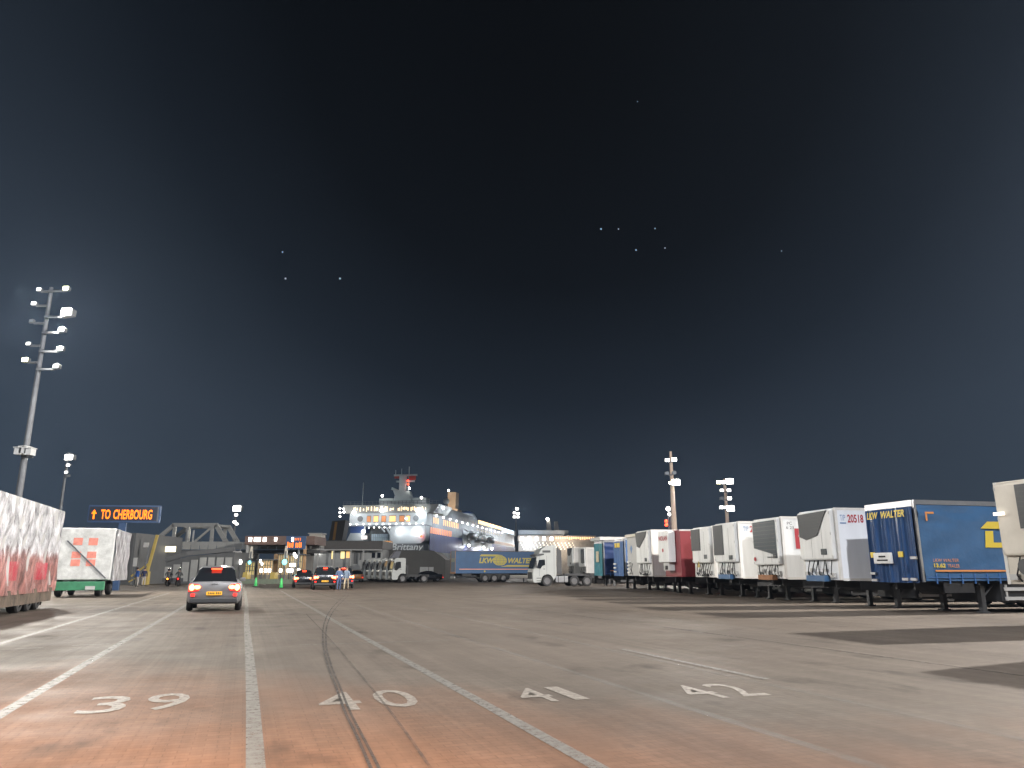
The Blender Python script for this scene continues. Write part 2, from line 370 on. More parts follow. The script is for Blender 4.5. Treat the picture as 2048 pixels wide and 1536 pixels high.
# slim lattice pole with a red beacon
b0 = W(1338, 1018, 84); t = thing('beacon_pole', (b0.x, 84, 0), 0, 'slim lattice pole with red beacons left of the tan mast', 'beacon pole')
mb = MB(); H = b0.z
for sx, sy in ((-.2,-.2),(.2,-.2),(.2,.2),(-.2,.2)): mb.cyl((sx, sy, 0), (sx*.5, sy*.5, H), .035, n=5)
for k in range(int(H / .5)):
    z = k * .5; mb.bar((-.2, -.2, z), (.2, -.2, z + .5), .03); mb.bar((.2, .2, z), (-.2, .2, z + .5), .03)
mb.build('lattice', steel, t)
lm = MB().ball((-.15, -.25, H), .25, 10).build('lamp', lampd, t); MB().ball((-.05, -.25, H - .6), .18, 8).build('lamp', lampd, t)
for dz in (1.35, 1.75): MB().ball((-.45, -.3, H - dz), .17, 10).build('beacon', redl, t)
# real lamps: the masts' floodlights, with two masts of the same rows that stand out of frame
LIGHTS = [(mA.location + Vector((.9, -1.2, 19.5)), 60, (1, .95, .86), (-6, 36, 0)), (Vector((-53, 88, 15)), 20, (1, .95, .88), (-35, 70, 0)),
          (Vector((-46, 128, 12)), 22, (1, .93, .8), (-35, 95, 0)), (mF.location + Vector((0, -.8, 11)), 14, (1, .95, .9), (5, 60, 0)),
          (mG.location + Vector((0, -.8, 12)), 18, (1, .95, .9), (14, 60, 0)), (Vector((1, 158, 14)), 12, (1, .95, .9), (0, 120, 0))]
for p, e_, c_, a_ in LIGHTS: light(p, e_, c_, aim=a_)
mH = L(68, 19); mJ = L(-30, 6); mK = L(12, -26)
mast(mH, 30, .4, .2, [(-.9, 28, lampw, 1.5), (.9, 28, lampw, 1.5), (-.9, 26, lampw, 1.5)], 'mast beyond the trailer row, outside the picture on the right')
mast(mJ, 31, .35, .2, [(-.9, 29, lampw, 1.5), (.9, 29, lampw, 1.5)], 'mast beside the lanes, outside the picture on the left')
light(mH + Vector((-1, -1, 27)), 420, (1, .93, .85), .5, aim=L(15, 19)); light(mJ + Vector((1, .6, 29.5)), 60, (.99, .97, .96), .5, aim=L(20, 24))
mast(mK, 47, .45, .25, [(-.9, 45, lampw, 1.5), (.9, 45, lampw, 1.5)], 'very tall mast behind the viewer, outside the picture')
light(mK + Vector((0, 1, 45)), 165, (.97, .97, 1), .6, aim=L(16, 32), size=105)
# the headlamps of the car the picture is taken from (dipped beams along the lane)
for vx in (-.65, .65):
    l = bpy.data.lights.new('headlamp_beam', 'SPOT'); l.energy = 5000; l.color = (1, .72, .48); l.spot_size = R(62); l.spot_blend = 1; l.shadow_soft_size = .08
    o = bpy.data.objects.new('headlamp_beam', l); col.objects.link(o); o.location = L(vx + .3, 1.2, 1.15)
    d = L(vx + .1, 4.4, -.8) - o.location; o.rotation_euler = d.to_track_quat('-Z', 'Y').to_euler()

RW = R(11)                          # the parked row stands a little less turned than the lanes
# ------------------------------------------------------------------ wheels and trailers
def wheel_mesh(r=.5, w=.32, n=20):
    m = MB(); prof = [(r*.62, 0), (r*.92, 0), (r, .06), (r, w-.06), (r*.92, w), (r*.62, w)]
    vs = [(p*math.cos(2*math.pi*i/n), q, p*math.sin(2*math.pi*i/n)) for i in range(n) for p, q in prof]; k = len(prof)
    fs = [(i*k+j, i*k+(j+1)%k, ((i+1)%n)*k+(j+1)%k, ((i+1)%n)*k+j) for i in range(n) for j in range(k)]
    m.add(vs, fs); return m
def rim_mesh(r=.5, w=.32):
    m = MB(); m.cyl((0, .05, 0), (0, w-.05, 0), r*.62, n=18); m.cyl((0, .0, 0), (0, .06, 0), r*.24, n=10)
    for i in range(8):
        a = 2*math.pi*i/8; m.cyl((r*.42*math.cos(a), .02, r*.42*math.sin(a)), (r*.42*math.cos(a), .06, r*.42*math.sin(a)), r*.06, n=6)
    return m
WM = {}
def wheel(parent, x, y, r=.5, w=.32, rm=None, side=-1):
    key = (r, w)
    if key not in WM:
        a = wheel_mesh(r, w).build('tyre', black); b = rim_mesh(r, w).build('rim', rm or rimm); WM[key] = (a.data, b.data)
        bpy.data.objects.remove(a); bpy.data.objects.remove(b)
    a = bpy.data.objects.new('wheel', WM[key][0]); b = bpy.data.objects.new('rim', WM[key][1])
    for o in (a, b): col.objects.link(o)
    a.parent = parent; b.parent = a; a.location = (x, y if side < 0 else y, r)
    if side > 0: a.rotation_euler.z = math.pi
    return a

def chassis(t, Ln=13.6, y0=-1.25, y1=1.25, wheels=True, zf=1.12, guard=None, legs=True, box=None, under=True):
    m = MB()
    for y in (-.5, .42): m.box(.3, Ln-.1, y, y+.1, .82, zf-.02)
    for x in [1 + i * 1.4 for i in range(int((Ln-1)/1.4))]: m.box(x, x+.08, y0+.05, y1-.05, zf-.14, zf-.04)
    m.build('chassis_frame', chas, t)
    if under:
        q = MB(); q.box(3.4, 3.5, y0+.1, y1-.1, .4, 1.08); q.box(3.5, Ln-6.1, y0+.12, y0+.16, .36, 1.06); q.box(3.5, Ln-6.1, y1-.16, y1-.12, .36, 1.06); q.box(3.5, Ln-6.1, y0+.161, y1-.161, .38, .44)
        q.build('added_underbody', chas, t)  # dark panels added to hide bright ground and darken the shaded underside
        MB().cyl((1.5, -.5, .86), (1.5, .5, .86), .22, n=10).build('air_tank', chas, t); MB().box(.9, 2.2, y0+.05, y0+.1, .72, 1.08).build('front_skirt', chas, t)
        MB().box(Ln-1.5, Ln-1.44, y0+.05, y0+.45, .15, 1.0).build('mudflap', black, t); MB().box(Ln-1.5, Ln-1.44, y1-.45, y1-.05, .15, 1.0).build('mudflap', black, t)
    if legs:
        for y in (-.95, .85):
            q = MB(); q.box(2.68, 2.86, y-.02, y+.16, .06, .95); q.box(2.58, 2.94, y-.06, y+.2, 0, .06); q.bar((2.76, y+.06, .5), (3.3, y+.06, .95), .05)
            q.build('landing_leg', mat('leg_steel', (.06, .062, .065), .5, .3), t)
    if wheels:
        for x in (Ln-4.9, Ln-3.6, Ln-2.3):
            wheel(t, x, y0, .5, .34); wheel(t, x, y1, .5, .34, side=1)
        q = MB()
        for x in (Ln-4.9, Ln-3.6, Ln-2.3): q.cyl((x, y0+.3, .5), (x, y1-.3, .5), .07, n=8); q.box(x-.62, x+.55, y0+.02, y0+.36, 1.03, 1.06)
        q.build('axle_set', chas, t)
    q = MB(); q.box(Ln-.14, Ln-.04, y0+.1, y1-.1, .42, .56); q.box(Ln-.2, Ln-.1, -.6, -.5, .5, .9); q.box(Ln-.2, Ln-.1, .5, .6, .5, .9); q.build('rear_bumper', chas, t)
    if guard:
        q = MB()
        for z in (.45, .78): q.box(3.5, Ln-5.8, y0+.02, y0+.06, z, z+.12)
        for x in (3.6, 5.3, Ln-6.0): q.box(x, x+.06, y0+.061, y0+.11, .42, 1.0)
        q.build('side_guard', guard, t)
    if box:
        MB().box(4.6, 6.0, y0+.12, y0+.7, .4, .95).build('pallet_box', box, t, bevel=.02)

def trailer(label, near, rz=RW, Ln=13.6, H=4.0, Wd=2.55, group='semi-trailers parked in the long row', name='semi_trailer'):
    """near = world position on the ground of the near front corner; front looks along local -x, near side is local -y"""
    R3 = Matrix.Rotation(rz, 3, 'Z'); o = Vector(near) - R3 @ Vector((0, -Wd/2, 0)); o.z = 0
    return thing(name, o, rz, label, 'semi-trailer', group)
FR = 1.12
def F_(s, h, H=4.0, Wd=2.55):      # front-plane fractions (s from the photo's left, h up) to local (y, z)
    return (Wd/2 - .07 - s * (Wd - .14), FR + .1 + h * (H - FR - .16))
def reefer(label, near, H=4.0, body=white, lowcol=None, lowh=.7, unit=white, grill=((0,1),(.42,1),(.42,.55),(0,.55)), gm_=grille, guard=None, box=None, uh=.26, ux=.20, low=None, rz=RW, ctrl=(.74, .34), Wd=2.55, legs=True, group='semi-trailers parked in the long row', Ln=13.6):
    t = trailer(label, near, rz=rz, H=H, Wd=Wd, group=group, Ln=Ln); h = Wd / 2
    MB().box(0, Ln, -h, h, FR, H).build('box_body', body, t, bevel=.03)
    q = MB()                                             # aluminium edges and rails of the box
    q.box(-.012, .10, -h-.012, -h+.09, FR, H); q.box(-.012, .10, h-.09, h+.012, FR, H); q.box(-.014, Ln, -h-.014, -h+.06, H-.09, H+.012); q.box(.1, Ln, -h-.016, -h, FR-.03, FR+.07)
    q.build('corner_rail', mat('rail_white', (.62, .61, .58), .4, var=.1), t)
    if lowcol: MB().box(.16, Ln-.1, -h-.008, -h-.002, FR+.09, FR + (H-FR) * lowh).build('side_panel', lowcol, t)
    # the fridge unit on the front wall
    z0 = FR + .1 + uh * (H - FR - .16)
    q = MB(); q.box(-ux, -.014, -h+.07, h-.07, z0, H-.06); uo = q.build('fridge_unit', unit, t, bevel=.07)
    pts = [F_(s, z, H, Wd) for s, z in grill]
    MB().prism(pts, -ux-.035, -ux-.004, 'x').build('grille', gm_, uo)
    q = MB(); ys_ = [p_[0] for p_ in pts]; zs2 = [p_[1] for p_ in pts]; zc_ = sum(zs2) / len(zs2); yc_ = sum(ys_) / len(ys_)
    for i in range(9):
        z = min(zs2) + (max(zs2) - min(zs2)) * (i + .5) / 9; hits = []
        for a_, b_ in zip(pts, pts[1:] + pts[:1]):
            if (a_[1] - z) * (b_[1] - z) < 0: hits.append(a_[0] + (b_[0] - a_[0]) * (z - a_[1]) / (b_[1] - a_[1]))
        if len(hits) >= 2: q.box(-ux-.045, -ux-.0351, min(hits)+.03, max(hits)-.03, z-.012, z+.012)
    q.build('grille_louvres', dgrey, uo)
    q = MB()
    for z in (z0+.12, (z0+H)/2, H-.2): q.box(-ux-.02, -ux-.003, h-.13, h-.09, z-.05, z+.05); q.box(-ux-.02, -ux-.003, -h+.09, -h+.13, z-.05, z+.05)
    q.build('hinges', lgrey, uo)
    cy, cz = F_(ctrl[0] + .12 * math.sin(near[1] * 3), ctrl[1] + .04 * math.sin(near[1] * 5), H, Wd)
    MB().box(-ux-.03, -ux-.004, cy-.22, cy+.16, cz, cz+.24).build('control_panel', mat('control_panel', (.03, .04, .045), .3), uo)
    q = MB(); q.box(-ux-.006, -ux-.002, h-1.02, h-1.0, z0+.1, H-.3); q.box(-ux-.006, -ux-.002, -h+.75, -h+.77, z0+.1, H-.3); q.build('panel_seam', mat('seam', (.25, .25, .25), .6), uo)
    # hoses, plates and a tank below the unit
    q = MB(); random.seed(int(near[1]*10))
    for i in range(7):
        y = -.9 + i * .28; q.tube([(-.05, y, FR+.08), (-.14, y+.05, FR+.25), (-.08, y+random.uniform(-.2, .2), z0-.02)], .022, 5)
    q.box(-.1, -.014, -.5, .3, FR+.05, FR+.2); q.build('hoses', black, uo)
    q = MB()
    for y, z, w_, h_ in ((-1.0, .12, .28, .18), (-.45, .3, .22, .12), (.0, .1, .3, .2), (.5, .28, .2, .14), (.85, .08, .25, .16)):
        z += FR + random.uniform(-.02, .1); MB().box(-.12, -.016, y, y+w_, z, z+h_).build('bulkhead_plate', lgrey, uo)
    if low: MB().box(-.3, -.02, -.6, .75, FR-.06, FR+.18).build('fuel_tank', low, uo, bevel=.02)
    chassis(t, Ln=Ln, y0=-h, y1=h, guard=guard, box=box, legs=legs)
    return t
def corner(u, px): v = vof(u, px); return L(v, u)
# T0: the nearest, cut by the right edge
n0 = corner(16.4, 1983) ; n0 = n0 - L(.12, 2.55)
t0 = reefer('cream white fridge trailer cut off by the right edge', n0, H=4.02, body=cream, unit=cream, grill=((.30,.97),(1,.97),(1,.52),(.30,.52)), uh=.25, guard=white, ux=.12, ctrl=(.8, .1), rz=R(15))
MB().box(-.24, -.17, .9, 1.22, 3.05, 3.14).build('clearance_lamp', emis('clearance_glow', (1, .95, .85), 1.4), t0)
MB().cyl((-.2, .5, 1.6), (-.08, .5, 1.6), .22, n=16).build('round_vent', dgrey, t0)
nx = n0 - L(2.6, 5.6)
reefer('white fridge trailer parked outside the picture beyond the cream one', nx, H=4.0)

def folds(x, y0, y1, z0, z1, amp, n, seed=0, ax='front'):
    random.seed(seed); ph = [random.uniform(0, 6) for _ in range(6)]
    def f(a, b):
        y = y0 + (y1 - y0) * a
        d = amp * (math.sin(a*n + ph[0] + .5*math.sin(b*2+ph[1])) + .6*math.sin(a*n*2.3 + ph[2]) * (1 - .4*b) + .35*math.sin(a*n*4.1+ph[3]+b))
        return (x - d - amp*1.4, y, z0 + (z1 - z0) * b)
    return MB().grid(f, 90, 14)
# T1: blue curtain trailer
def curtain_trailer(label, near, H=4.0, main=blue, front=blue, rz=RW, group='semi-trailers parked in the long row', guard=None, frontfold=True, stripe=True, legs=True):
    t = trailer(label, near, rz=rz, H=H, group=group); h = 1.275; Ln = 13.6
    MB().box(.05, Ln-.05, -h+.03, h-.03, FR, H-.05).build('box_body', blued, t)
    q = MB(); q.box(-.03, Ln, -h-.02, -h+.08, H-.16, H); q.box(-.05, .1, -h+.081, h, H-.22, H); q.box(-.04, .05, -h-.025, -h+.05, FR-.02, H-.161); q.box(-.04, .05, h-.05, h+.02, FR, H-.221); q.build('roof_rail', alu, t)
    MB().box(.1, Ln-.05, -h+.081, h, H-.049, H-.004).build('roof', lgrey, t)
    def side(a, b):
        x = .06 + a * (Ln - .1); z = FR + .02 + b * (H - FR - .2)
        d = .012 * math.sin(x*3.1 + z*1.7) + .015*math.sin(x*.9+2*z) + .045*math.sin(z*13 + x*1.3)*max(0, 1-(H-z)/1.3)*math.exp(-x/2.2) + .02*math.sin(z*6 - x*2.2)*math.exp(-x/4)
        return (x, -h - .02 - d, z)
    so = MB().grid(side, 150, 26).build('side_curtain', main, t, smooth=True)
    if stripe: MB().box(.5, Ln-.3, -h-.066, -h-.058, FR+.34, FR+.40).build('reflective_stripe', ora, so)
    q = MB()
    for i in range(24): x = .5 + i * .55; q.box(x, x+.05, -h-.055, -h-.035, FR-.08, FR+.28)
    q.box(.1, Ln-.1, -h-.06, -h-.03, FR+.12, FR+.15); q.build('curtain_straps', mat('strap_blue', (.05, .13, .32), .3), so)
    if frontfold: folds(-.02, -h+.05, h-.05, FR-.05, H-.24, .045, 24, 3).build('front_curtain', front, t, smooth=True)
    else: MB().box(-.02, .05, -h+.05, h-.05, FR, H-.23).build('front_panel', front, t)
    chassis(t, guard=guard, legs=legs); return t, so
def ltext(t, s, w, h, x, z, m, y=-1.275-.072, **k): return text('lettering', s, w, h, (x, y, z), (1, 0, 0), (0, 0, 1), m, t, **k)
def ftext(t, s, w, h, s0, z, m, x=-.14, **k):      # on a front: s0 = local y where the word starts (photo's left)
    return text('lettering', s, w, h, (x, s0, z), (0, -1, 0), (0, 0, 1), m, t, **k)
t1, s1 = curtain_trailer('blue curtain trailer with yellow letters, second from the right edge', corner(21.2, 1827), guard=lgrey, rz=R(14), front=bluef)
ftext(t1, 'LKW', .62, .26, 1.08, 3.42, yel, off=.03, shear=.3, x=-.16); ftext(t1, 'WALTER', 1.2, .26, .3, 3.42, yel, off=.03, shear=.3, x=-.16)
q = MB().prism([(2.7, 3.0), (3.05, 3.26), (9.2, 3.26), (9.2, 3.0)], -1.352, -1.345, 'y').build('yellow_bar', yel, s1)
q = MB().prism([(2.9, 2.92), (3.25, 2.92), (3.2, 2.5), (3.62, 2.5), (3.58, 2.32), (2.8, 2.32)], -1.352, -1.345, 'y').build('letter_L', yel, s1); q.name = 'lettering'
ltext(s1, 'KW', 1.3, .6, 3.66, 2.32, yel, off=.05, shear=.25)
ltext(s1, 'LKW WALTER', 1.1, .11, .45, 1.80, ora); ltext(s1, '13.62', .5, .15, .45, 1.60, yel, off=.04); ltext(s1, 'TRAILER', .52, .12, 1.03, 1.60, ora)
q = MB(); q.box(.35, .42, -1.36, -1.35, 3.25, 3.5); q.box(.35, .72, -1.36, -1.35, 3.5, 3.57); q.build('corner_mark', ora, s1)
q = MB(); q.box(-.25, -.14, -.05, .85, 1.75, 2.15); po = q.build('connector_plate', white, t1, bevel=.02)
q = MB(); q.box(-.27, -.251, .1, .65, 1.85, 1.9); q.box(-.27, -.251, .2, .55, 1.98, 2.04); q.build('slots', black, po)
for y in (.98, -.48): MB().box(-.18, -.13, y-.1, y+.1, 1.98, 2.18).build('yellow_marker', yel, t1)
for y, z in ((1.05, 1.35), (1.0, 1.1), (-.6, 1.15), (-1.0, 1.15), (-1.12, 1.9)): MB().box(-.2, -.13, y-.14, y+.14, z, z+.09).build('white_fitting', alu, t1)
# T2: white trailer 20518
t2 = reefer('white fridge trailer with number 20518 and slanted dark grille', corner(25.3, 1668), H=4.02, body=cool,
            grill=((.03,.97),(.93,.99),(.86,.93),(.60,.63),(.25,.57),(.05,.62)), low=blue, guard=lgrey)
ltext(t2, '20518', .74, .34, .56, 3.42, redt, y=-1.282, off=.03); ltext(t2, 'TIP', .24, .24, .22, 3.5, bluel, y=-1.282); 
o = MB().box(.2, .48, -1.284, -1.28, 3.38, 3.43).build('blue_underline', bluel, t2)
# T3: white trailer with red N
t3 = reefer('white fridge trailer with tilted dark window and large red letter on its shaded side', corner(30.1, 1561), H=4.0, body=white,
            grill=((.06,.96),(.93,.97),(.93,.36),(.06,.50)), gm_=mat('slate_window', (.05, .065, .075), .2), low=mat('rust_plate', (.28, .13, .06), .7, var=.3), uh=.2)
ltext(t3, 'N', 1.5, .95, .66, 2.5, redt, y=-1.288, off=.06); ltext(t3, 'PC', .26, .14, .3, 3.62, blackt, y=-1.282); ltext(t3, '6 23', .4, .14, .24, 3.42, blackt, y=-1.282)
MB().box(-.25, -.236, -1.0+.0, -.2, 2.1, 2.15).build('name_strip', blackt, t3)
MB().cyl((-.25, 1.02, 2.05), (-.236, 1.02, 2.05), .1, n=12).build('red_label', redt, t3)
# T4
t4 = reefer('white fridge trailer with square dark grille and red 20 on its shaded side', corner(33.8, 1475), H=4.0, body=white,
            grill=((.0,.98),(.46,.98),(.46,.40),(.0,.40)), low=blue, guard=lgrey)
ltext(t4, '20', .42, .34, .66, 3.44, redt, y=-1.282, off=.03); ltext(t4, 'TIP', .3, .24, .28, 3.5, bluel, y=-1.282)
# T5
t5 = reefer('white fridge trailer with a yellow warning triangle on its front', corner(37.8, 1424), H=4.0, body=white, grill=((.0,.98),(.5,.98),(.5,.52),(.0,.52)), guard=lgrey)
y_, z_ = F_(.38, .17, 4.0); MB().prism([(y_-.2, z_), (y_+.2, z_), (y_, z_+.36)], -.25, -.236, 'x').build('warning_triangle', yelp, t5)
# T6 red
t6 = trailer('red trailer with a white name panel on its front', corner(41.6, 1359)); h = 1.275
MB().box(0, 13.6, -h, h, FR, 3.98).build('box_body', red, t6, bevel=.03)
q = MB().box(-.5, -.02, -.55, 1.15, 2.0, 3.93).build('fridge_unit', white, t6, bevel=.05)
ftext(t6, 'NOLAN', 1.35, .3, .95, 3.35, redt, x=-.515, off=.03)
MB().cyl((-.52, .35, 2.75), (-.505, .35, 2.75), .12, n=12).build('red_emblem', redt, t6)
MB().box(-.4, -.02, -.3, .6, 1.5, 1.99).build('control_panel', lgrey, t6); MB().box(-.42, -.401, -.1, .3, 1.55, 1.8).build('dark_opening', black, t6)
MB().box(-.01, 13.6, -h-.01, -h+.08, 3.9, 4.0).build('roof_rail', lgrey, t6); text('lettering', 'NOLAN', 1.0, .16, (.7, -h-.01, 3.42), (1,0,0), (0,0,1), lgrey, t6); chassis(t6)
# T7
t7 = reefer('white fridge trailer with shaded lower side, immediately left of the red one', corner(45.4, 1302), H=4.16, body=white,
            grill=((.0,.98),(.9,.99),(.8,.86),(.3,.62),(.1,.66)), guard=None)
ltext(t7, 'TIP', .9, .22, .7, 3.75, lgrey, y=-1.282)
# T8 grey with blue emblem
t8 = trailer('dull grey trailer with a pale blue emblem, behind the white one with shaded lower side', corner(49.6, 1277), H=4.05)
MB().box(0, 13.6, -h, h, FR, 4.0).build('box_body', lgrey, t8, bevel=.03); MB().box(-.14, .3, -h-.1, h+.05, 3.92, 4.12).build('roof_cap', cream, t8)
q = MB().prism([(.1, 3.1), (.35, 3.35), (.6, 3.1), (.35, 2.7)], -.02, -.004, 'x').build('blue_emblem', bluel, t8)
q = MB()
for z in (1.3, 1.55, 1.8, 2.05): q.box(-.12, -.02, .55, 1.1, z, z+.11)
q.build('step_plates', white, t8); MB().tube([(-.1, 0, 1.2), (-.16, .1, 1.6), (-.1, -.1, 2.0)], .025, 6).build('hoses', black, t8); chassis(t8)
# T9 blue with yellow mark
t9, s9 = curtain_trailer('blue curtain trailer with a yellow square high on its front, left of the grey trailer', corner(54.3, 1249), H=4.0, main=mat('faded_blue', (.05, .12, .28), .45, var=.2), front=mat('faded_blue', (), 0))
MB().box(-.17, -.15, -.5, .15, 3.3, 3.65).build('yellow_mark', yel, t9); MB().box(-.17, -.15, .3, .75, 3.3, 3.65).build('yellow_mark', yel, t9)
q = MB()
for z in (1.35, 1.65, 1.95): q.box(-.22, -.14, .5, 1.0, z, z+.12)
q.build('step_plates', white, t9)
# T10 teal
t10, s10 = curtain_trailer('teal fronted trailer with blue side curtain coloured dark for shade', corner(59.0, 1207), H=4.0, main=blued, front=teal)  # the side curtain's shade is put into its darker blue
MB().box(-.17, -.15, -.3, .45, 2.2, 3.1).build('torn_patch', mat('torn_patch', (.5, .45, .32), .6, var=.3), t10)
MB().box(-.35, 2.0, -h-.1, h+.1, 4.0, 4.28).build('roof_fairing', lgrey, t10)
# two white trailers that stand behind the white tractor
reefer('white fridge trailer immediately left of the teal fronted one', corner(79.5, 1172), H=4.0, grill=((.45,.98),(1,.98),(1,.4),(.45,.4)), unit=white, body=lgrey)
reefer('pale grey trailer with dark slanted grille just behind the white tractor cab', corner(86, 1148), H=4.25, body=lgrey, grill=((.1,.98),(.95,.99),(.6,.7),(.3,.68),(.1,.75)))
# far LKW WALTER trailer, seen from its rear end
nl = W(907, 1160, 102); nl.z = 0
tl = thing('semi_trailer', nl + Vector((.26, .0, 0)) + Matrix.Rotation(TH, 3, 'Z') @ Vector((0, 1.275, 0)), TH, 'long blue curtain trailer with large yellow lettering and globe, parked beyond the tractor', 'semi-trailer', 'semi-trailers parked in the long row')
MB().box(0.02, 13.6, -1.26, 1.26, FR, 4.0).build('box_body', mat('blue_tarpaulin_far', (.022, .085, .20), .5, var=.12, vs=1), tl, bevel=.02)
q = MB(); q.box(-.03, .02, -1.25, 1.25, FR, 4.02); q.build('rear_door', mat('rear_door_blue', (.05, .11, .2), .5, var=.15), tl)
q = MB(); q.box(-.06, -.031, -1.27, -1.1, FR, 4.03); q.box(-.06, -.031, 1.1, 1.27, FR, 4.03); q.box(-.07, -.032, -1.26, 1.26, FR-.05, FR+.2); q.build('rear_frame', mat('rust_orange', (.35, .17, .07), .6), tl)
for y in (-.5, .5): MB().box(-.05, -.032, y-.25, y+.25, 2.6, 3.1).build('rear_placard', mat('placard', (.25, .27, .15), .6), tl)
MB().box(.02, 13.6, -1.28, 1.28, 3.96, 4.05).build('roof_rail', dgrey, tl)
ya = mat('yellow_letter_far', (.45, .38, .07), .5); yy = -1.27
def fl(s, w, h_, x, z, **k): return text('lettering', s, w, h_, (x, yy-.004, z), (1,0,0), (0,0,1), ya, tl, **k)
fl('LKW', 2.15, .72, 3.2, 2.45, off=.04, shear=.25); fl('WALTER', 3.6, .72, 7.3, 2.45, off=.04, shear=.25)
MB().prism([(3.3, 3.35), (3.5, 3.6), (5.8, 3.6), (6.6, 3.5), (6.2, 3.38), (5.6, 3.35)], yy-.008, yy-.004, 'y').build('yellow_bar', ya, tl)
MB().prism([(6.2, 2.0), (6.9, 2.12), (7.2, 2.22), (11.2, 2.22), (11.0, 2.0)], yy-.008, yy-.004, 'y').build('yellow_bar', ya, tl)
n = 28; MB().add([(6.15 + 1.0*math.cos(2*math.pi*i/n), yy-.01, 2.8 + .66*math.sin(2*math.pi*i/n)) for i in range(n)], [tuple(range(n))]).build('globe_emblem', ya, tl)
q = MB()
for k_ in (-.5, 0, .5):
    q.tube([(6.15 + k_*1.0*math.cos(a), yy-.018, 2.8 + .66*math.sin(a)) for a in [math.pi/2 - i*math.pi/10 for i in range(11)]], .018, 4)
for dz in (-.33, 0, .33): w_ = 1.0*math.sqrt(1-(dz/.66)**2); q.tube([(6.15-w_, yy-.018, 2.8+dz), (6.15+w_, yy-.018, 2.8+dz)], .018, 4)
q.build('globe_lines', MATS['blue_tarpaulin_far'], tl)
MB().box(.5, 13.2, yy-.012, yy-.004, 1.62, 1.72).build('reflective_stripe', mat('stripe_far', (.75, .33, .22), .5), tl)
chassis(tl, y0=-1.25, y1=1.25, wheels=False, legs=False)
for x in (4.1, 5.4, 6.7): wheel(tl, x, -1.25, .52, .34); wheel(tl, x, 1.25, .52, .34, side=1)
MB().box(7.6, 10.6, -1.27, -1.2, .52, .9).build('side_guard', cream, tl)
for x in (9.6, 10.6):
    MB().box(x, x+.13, -1.0, -.85, 0, .9).build('landing_leg', chas, tl)
q = MB(); q.box(-.1, .05, -1.0, 1.0, .5, .75); q.build('rear_bumper', lgrey, tl)
MB().box(3.9, 4.1, yy-.02, yy-.004, 1.28, 1.5).build('yellow_marker', ya, tl)

# ------------------------------------------------------------------ tractor units
def cab(t, body, H=3.95, sleeper=True, s=1.0):
    """front looks along local -x; wheels under it; profile in x,z"""
    Lc = 2.35 if sleeper else 1.75
    arch = [(1.42 + .62*math.cos(a), .52 + .62*math.sin(a)) for a in [math.pi*i/8 for i in range(9)]]
    pr = [(Lc, .95)] + ([(2.2, .9)] if sleeper else []) + [(1.42+.66, .62)] * 0
    pts = [(Lc, 1.0)] + [p for p in arch if p[0] < Lc] + [(.72, .38), (.12, .34), (.0, .5), (-.04, 1.1), (.02, 1.62), (.14, 1.75), (.42, 2.85), (.55, 3.05), (.85, H-.42), (1.35, H-.12), (Lc-.25, H), (Lc, H-.05)]
    if not sleeper: pts = [(Lc, 1.0)] + [p for p in arch if p[0] < Lc] + [(.72, .38), (.12, .34), (.0, .5), (-.02, 1.4), (.08, 1.6), (.28, H-.25), (.42, H-.05), (.7, H), (Lc-.1, H), (Lc, H-.1)]
    MB().prism(pts, -1.22, 1.22, 'y').build('cab', body, t, bevel=.045)
    if sleeper: w = [(.36, 1.72), (.60, 2.5), (1.18, 2.55), (1.22, 2.02), (.95, 1.95), (.75, 1.68)]; ws = [(.06, 1.70), (.38, 2.74)]
    else: w = [(.3, 1.55), (.48, H-.5), (1.1, H-.45), (1.15, 1.85), (.85, 1.75), (.65, 1.5)]; ws = [(.05, 1.6), (.27, H-.35)]
    MB().prism(w, -1.235, -1.223, 'y').build('side_window', glassm, t)
    a, b = ws; MB().add([(a[0]-.03, -1.1, a[1]), (a[0]-.03, 1.1, a[1]), (b[0]-.03, 1.08, b[1]), (b[0]-.03, -1.08, b[1])], [(0,1,2,3)]).build('windscreen', glassm, t)
    if sleeper:
        q = MB(); q.prism([(.2, 2.88), (.28, 3.02), (.62, 3.1), (1.1, 3.1), (1.1, 2.98), (.5, 2.86)], -1.26, 1.26, 'y'); q.build('sun_visor', dgrey, t)
    q = MB(); q.box(-.07, -.045, -.9, .9, .7, 1.35) if sleeper else q.box(-.04, -.022, -.9, .9, .85, 1.3); q.build('front_grille', black, t)
    for y in (-.95, .7): MB().box(-.06, -.01, y, y+.25, .55, .72).build('headlight', lgrey, t)
    for y in (-1.42, 1.3): MB().box(.22, .36, y-.02, y+.14, 1.75, 2.45).build('mirror', dgrey, t, bevel=.03)
    MB().box(1.02, 1.2, -1.245, -1.225, 1.62, 1.67).build('door_handle', black, t)
    return t
tt = thing('tractor_unit', W(1066, 1170, 75) * 1, R(11), 'white long haul tractor with high sleeper cab standing alone on the yard', 'truck'); tt.location.z = 0
tt.location += Matrix.Rotation(TH, 3, 'Z') @ Vector((.2, 1.25, 0))
cab(tt, mat('cab_white', (.33, .345, .34), .35, var=.05, coat=.3))
q = MB(); q.box(1.0, 6.4, -.45, -.35, .75, 1.0); q.box(1.0, 6.4, .35, .45, .75, 1.0); q.box(2.3, 6.2, -1.0, 1.0, 1.0, 1.1); q.box(3.4, 5.2, -.5, .5, 1.1, 1.22); q.build('chassis_frame', chas, tt)
wheel(tt, 1.42, -1.22, .52, .34); wheel(tt, 1.42, 1.22, .52, .34, side=1)
for x in (4.15, 5.45): wheel(tt, x, -1.22, .5, .36); wheel(tt, x, 1.22, .5, .36, side=1)
q = MB(); q.box(2.25, 3.5, -1.2, -.6, .38, .95); to = q.build('fuel_tank', alu, tt, bevel=.06)
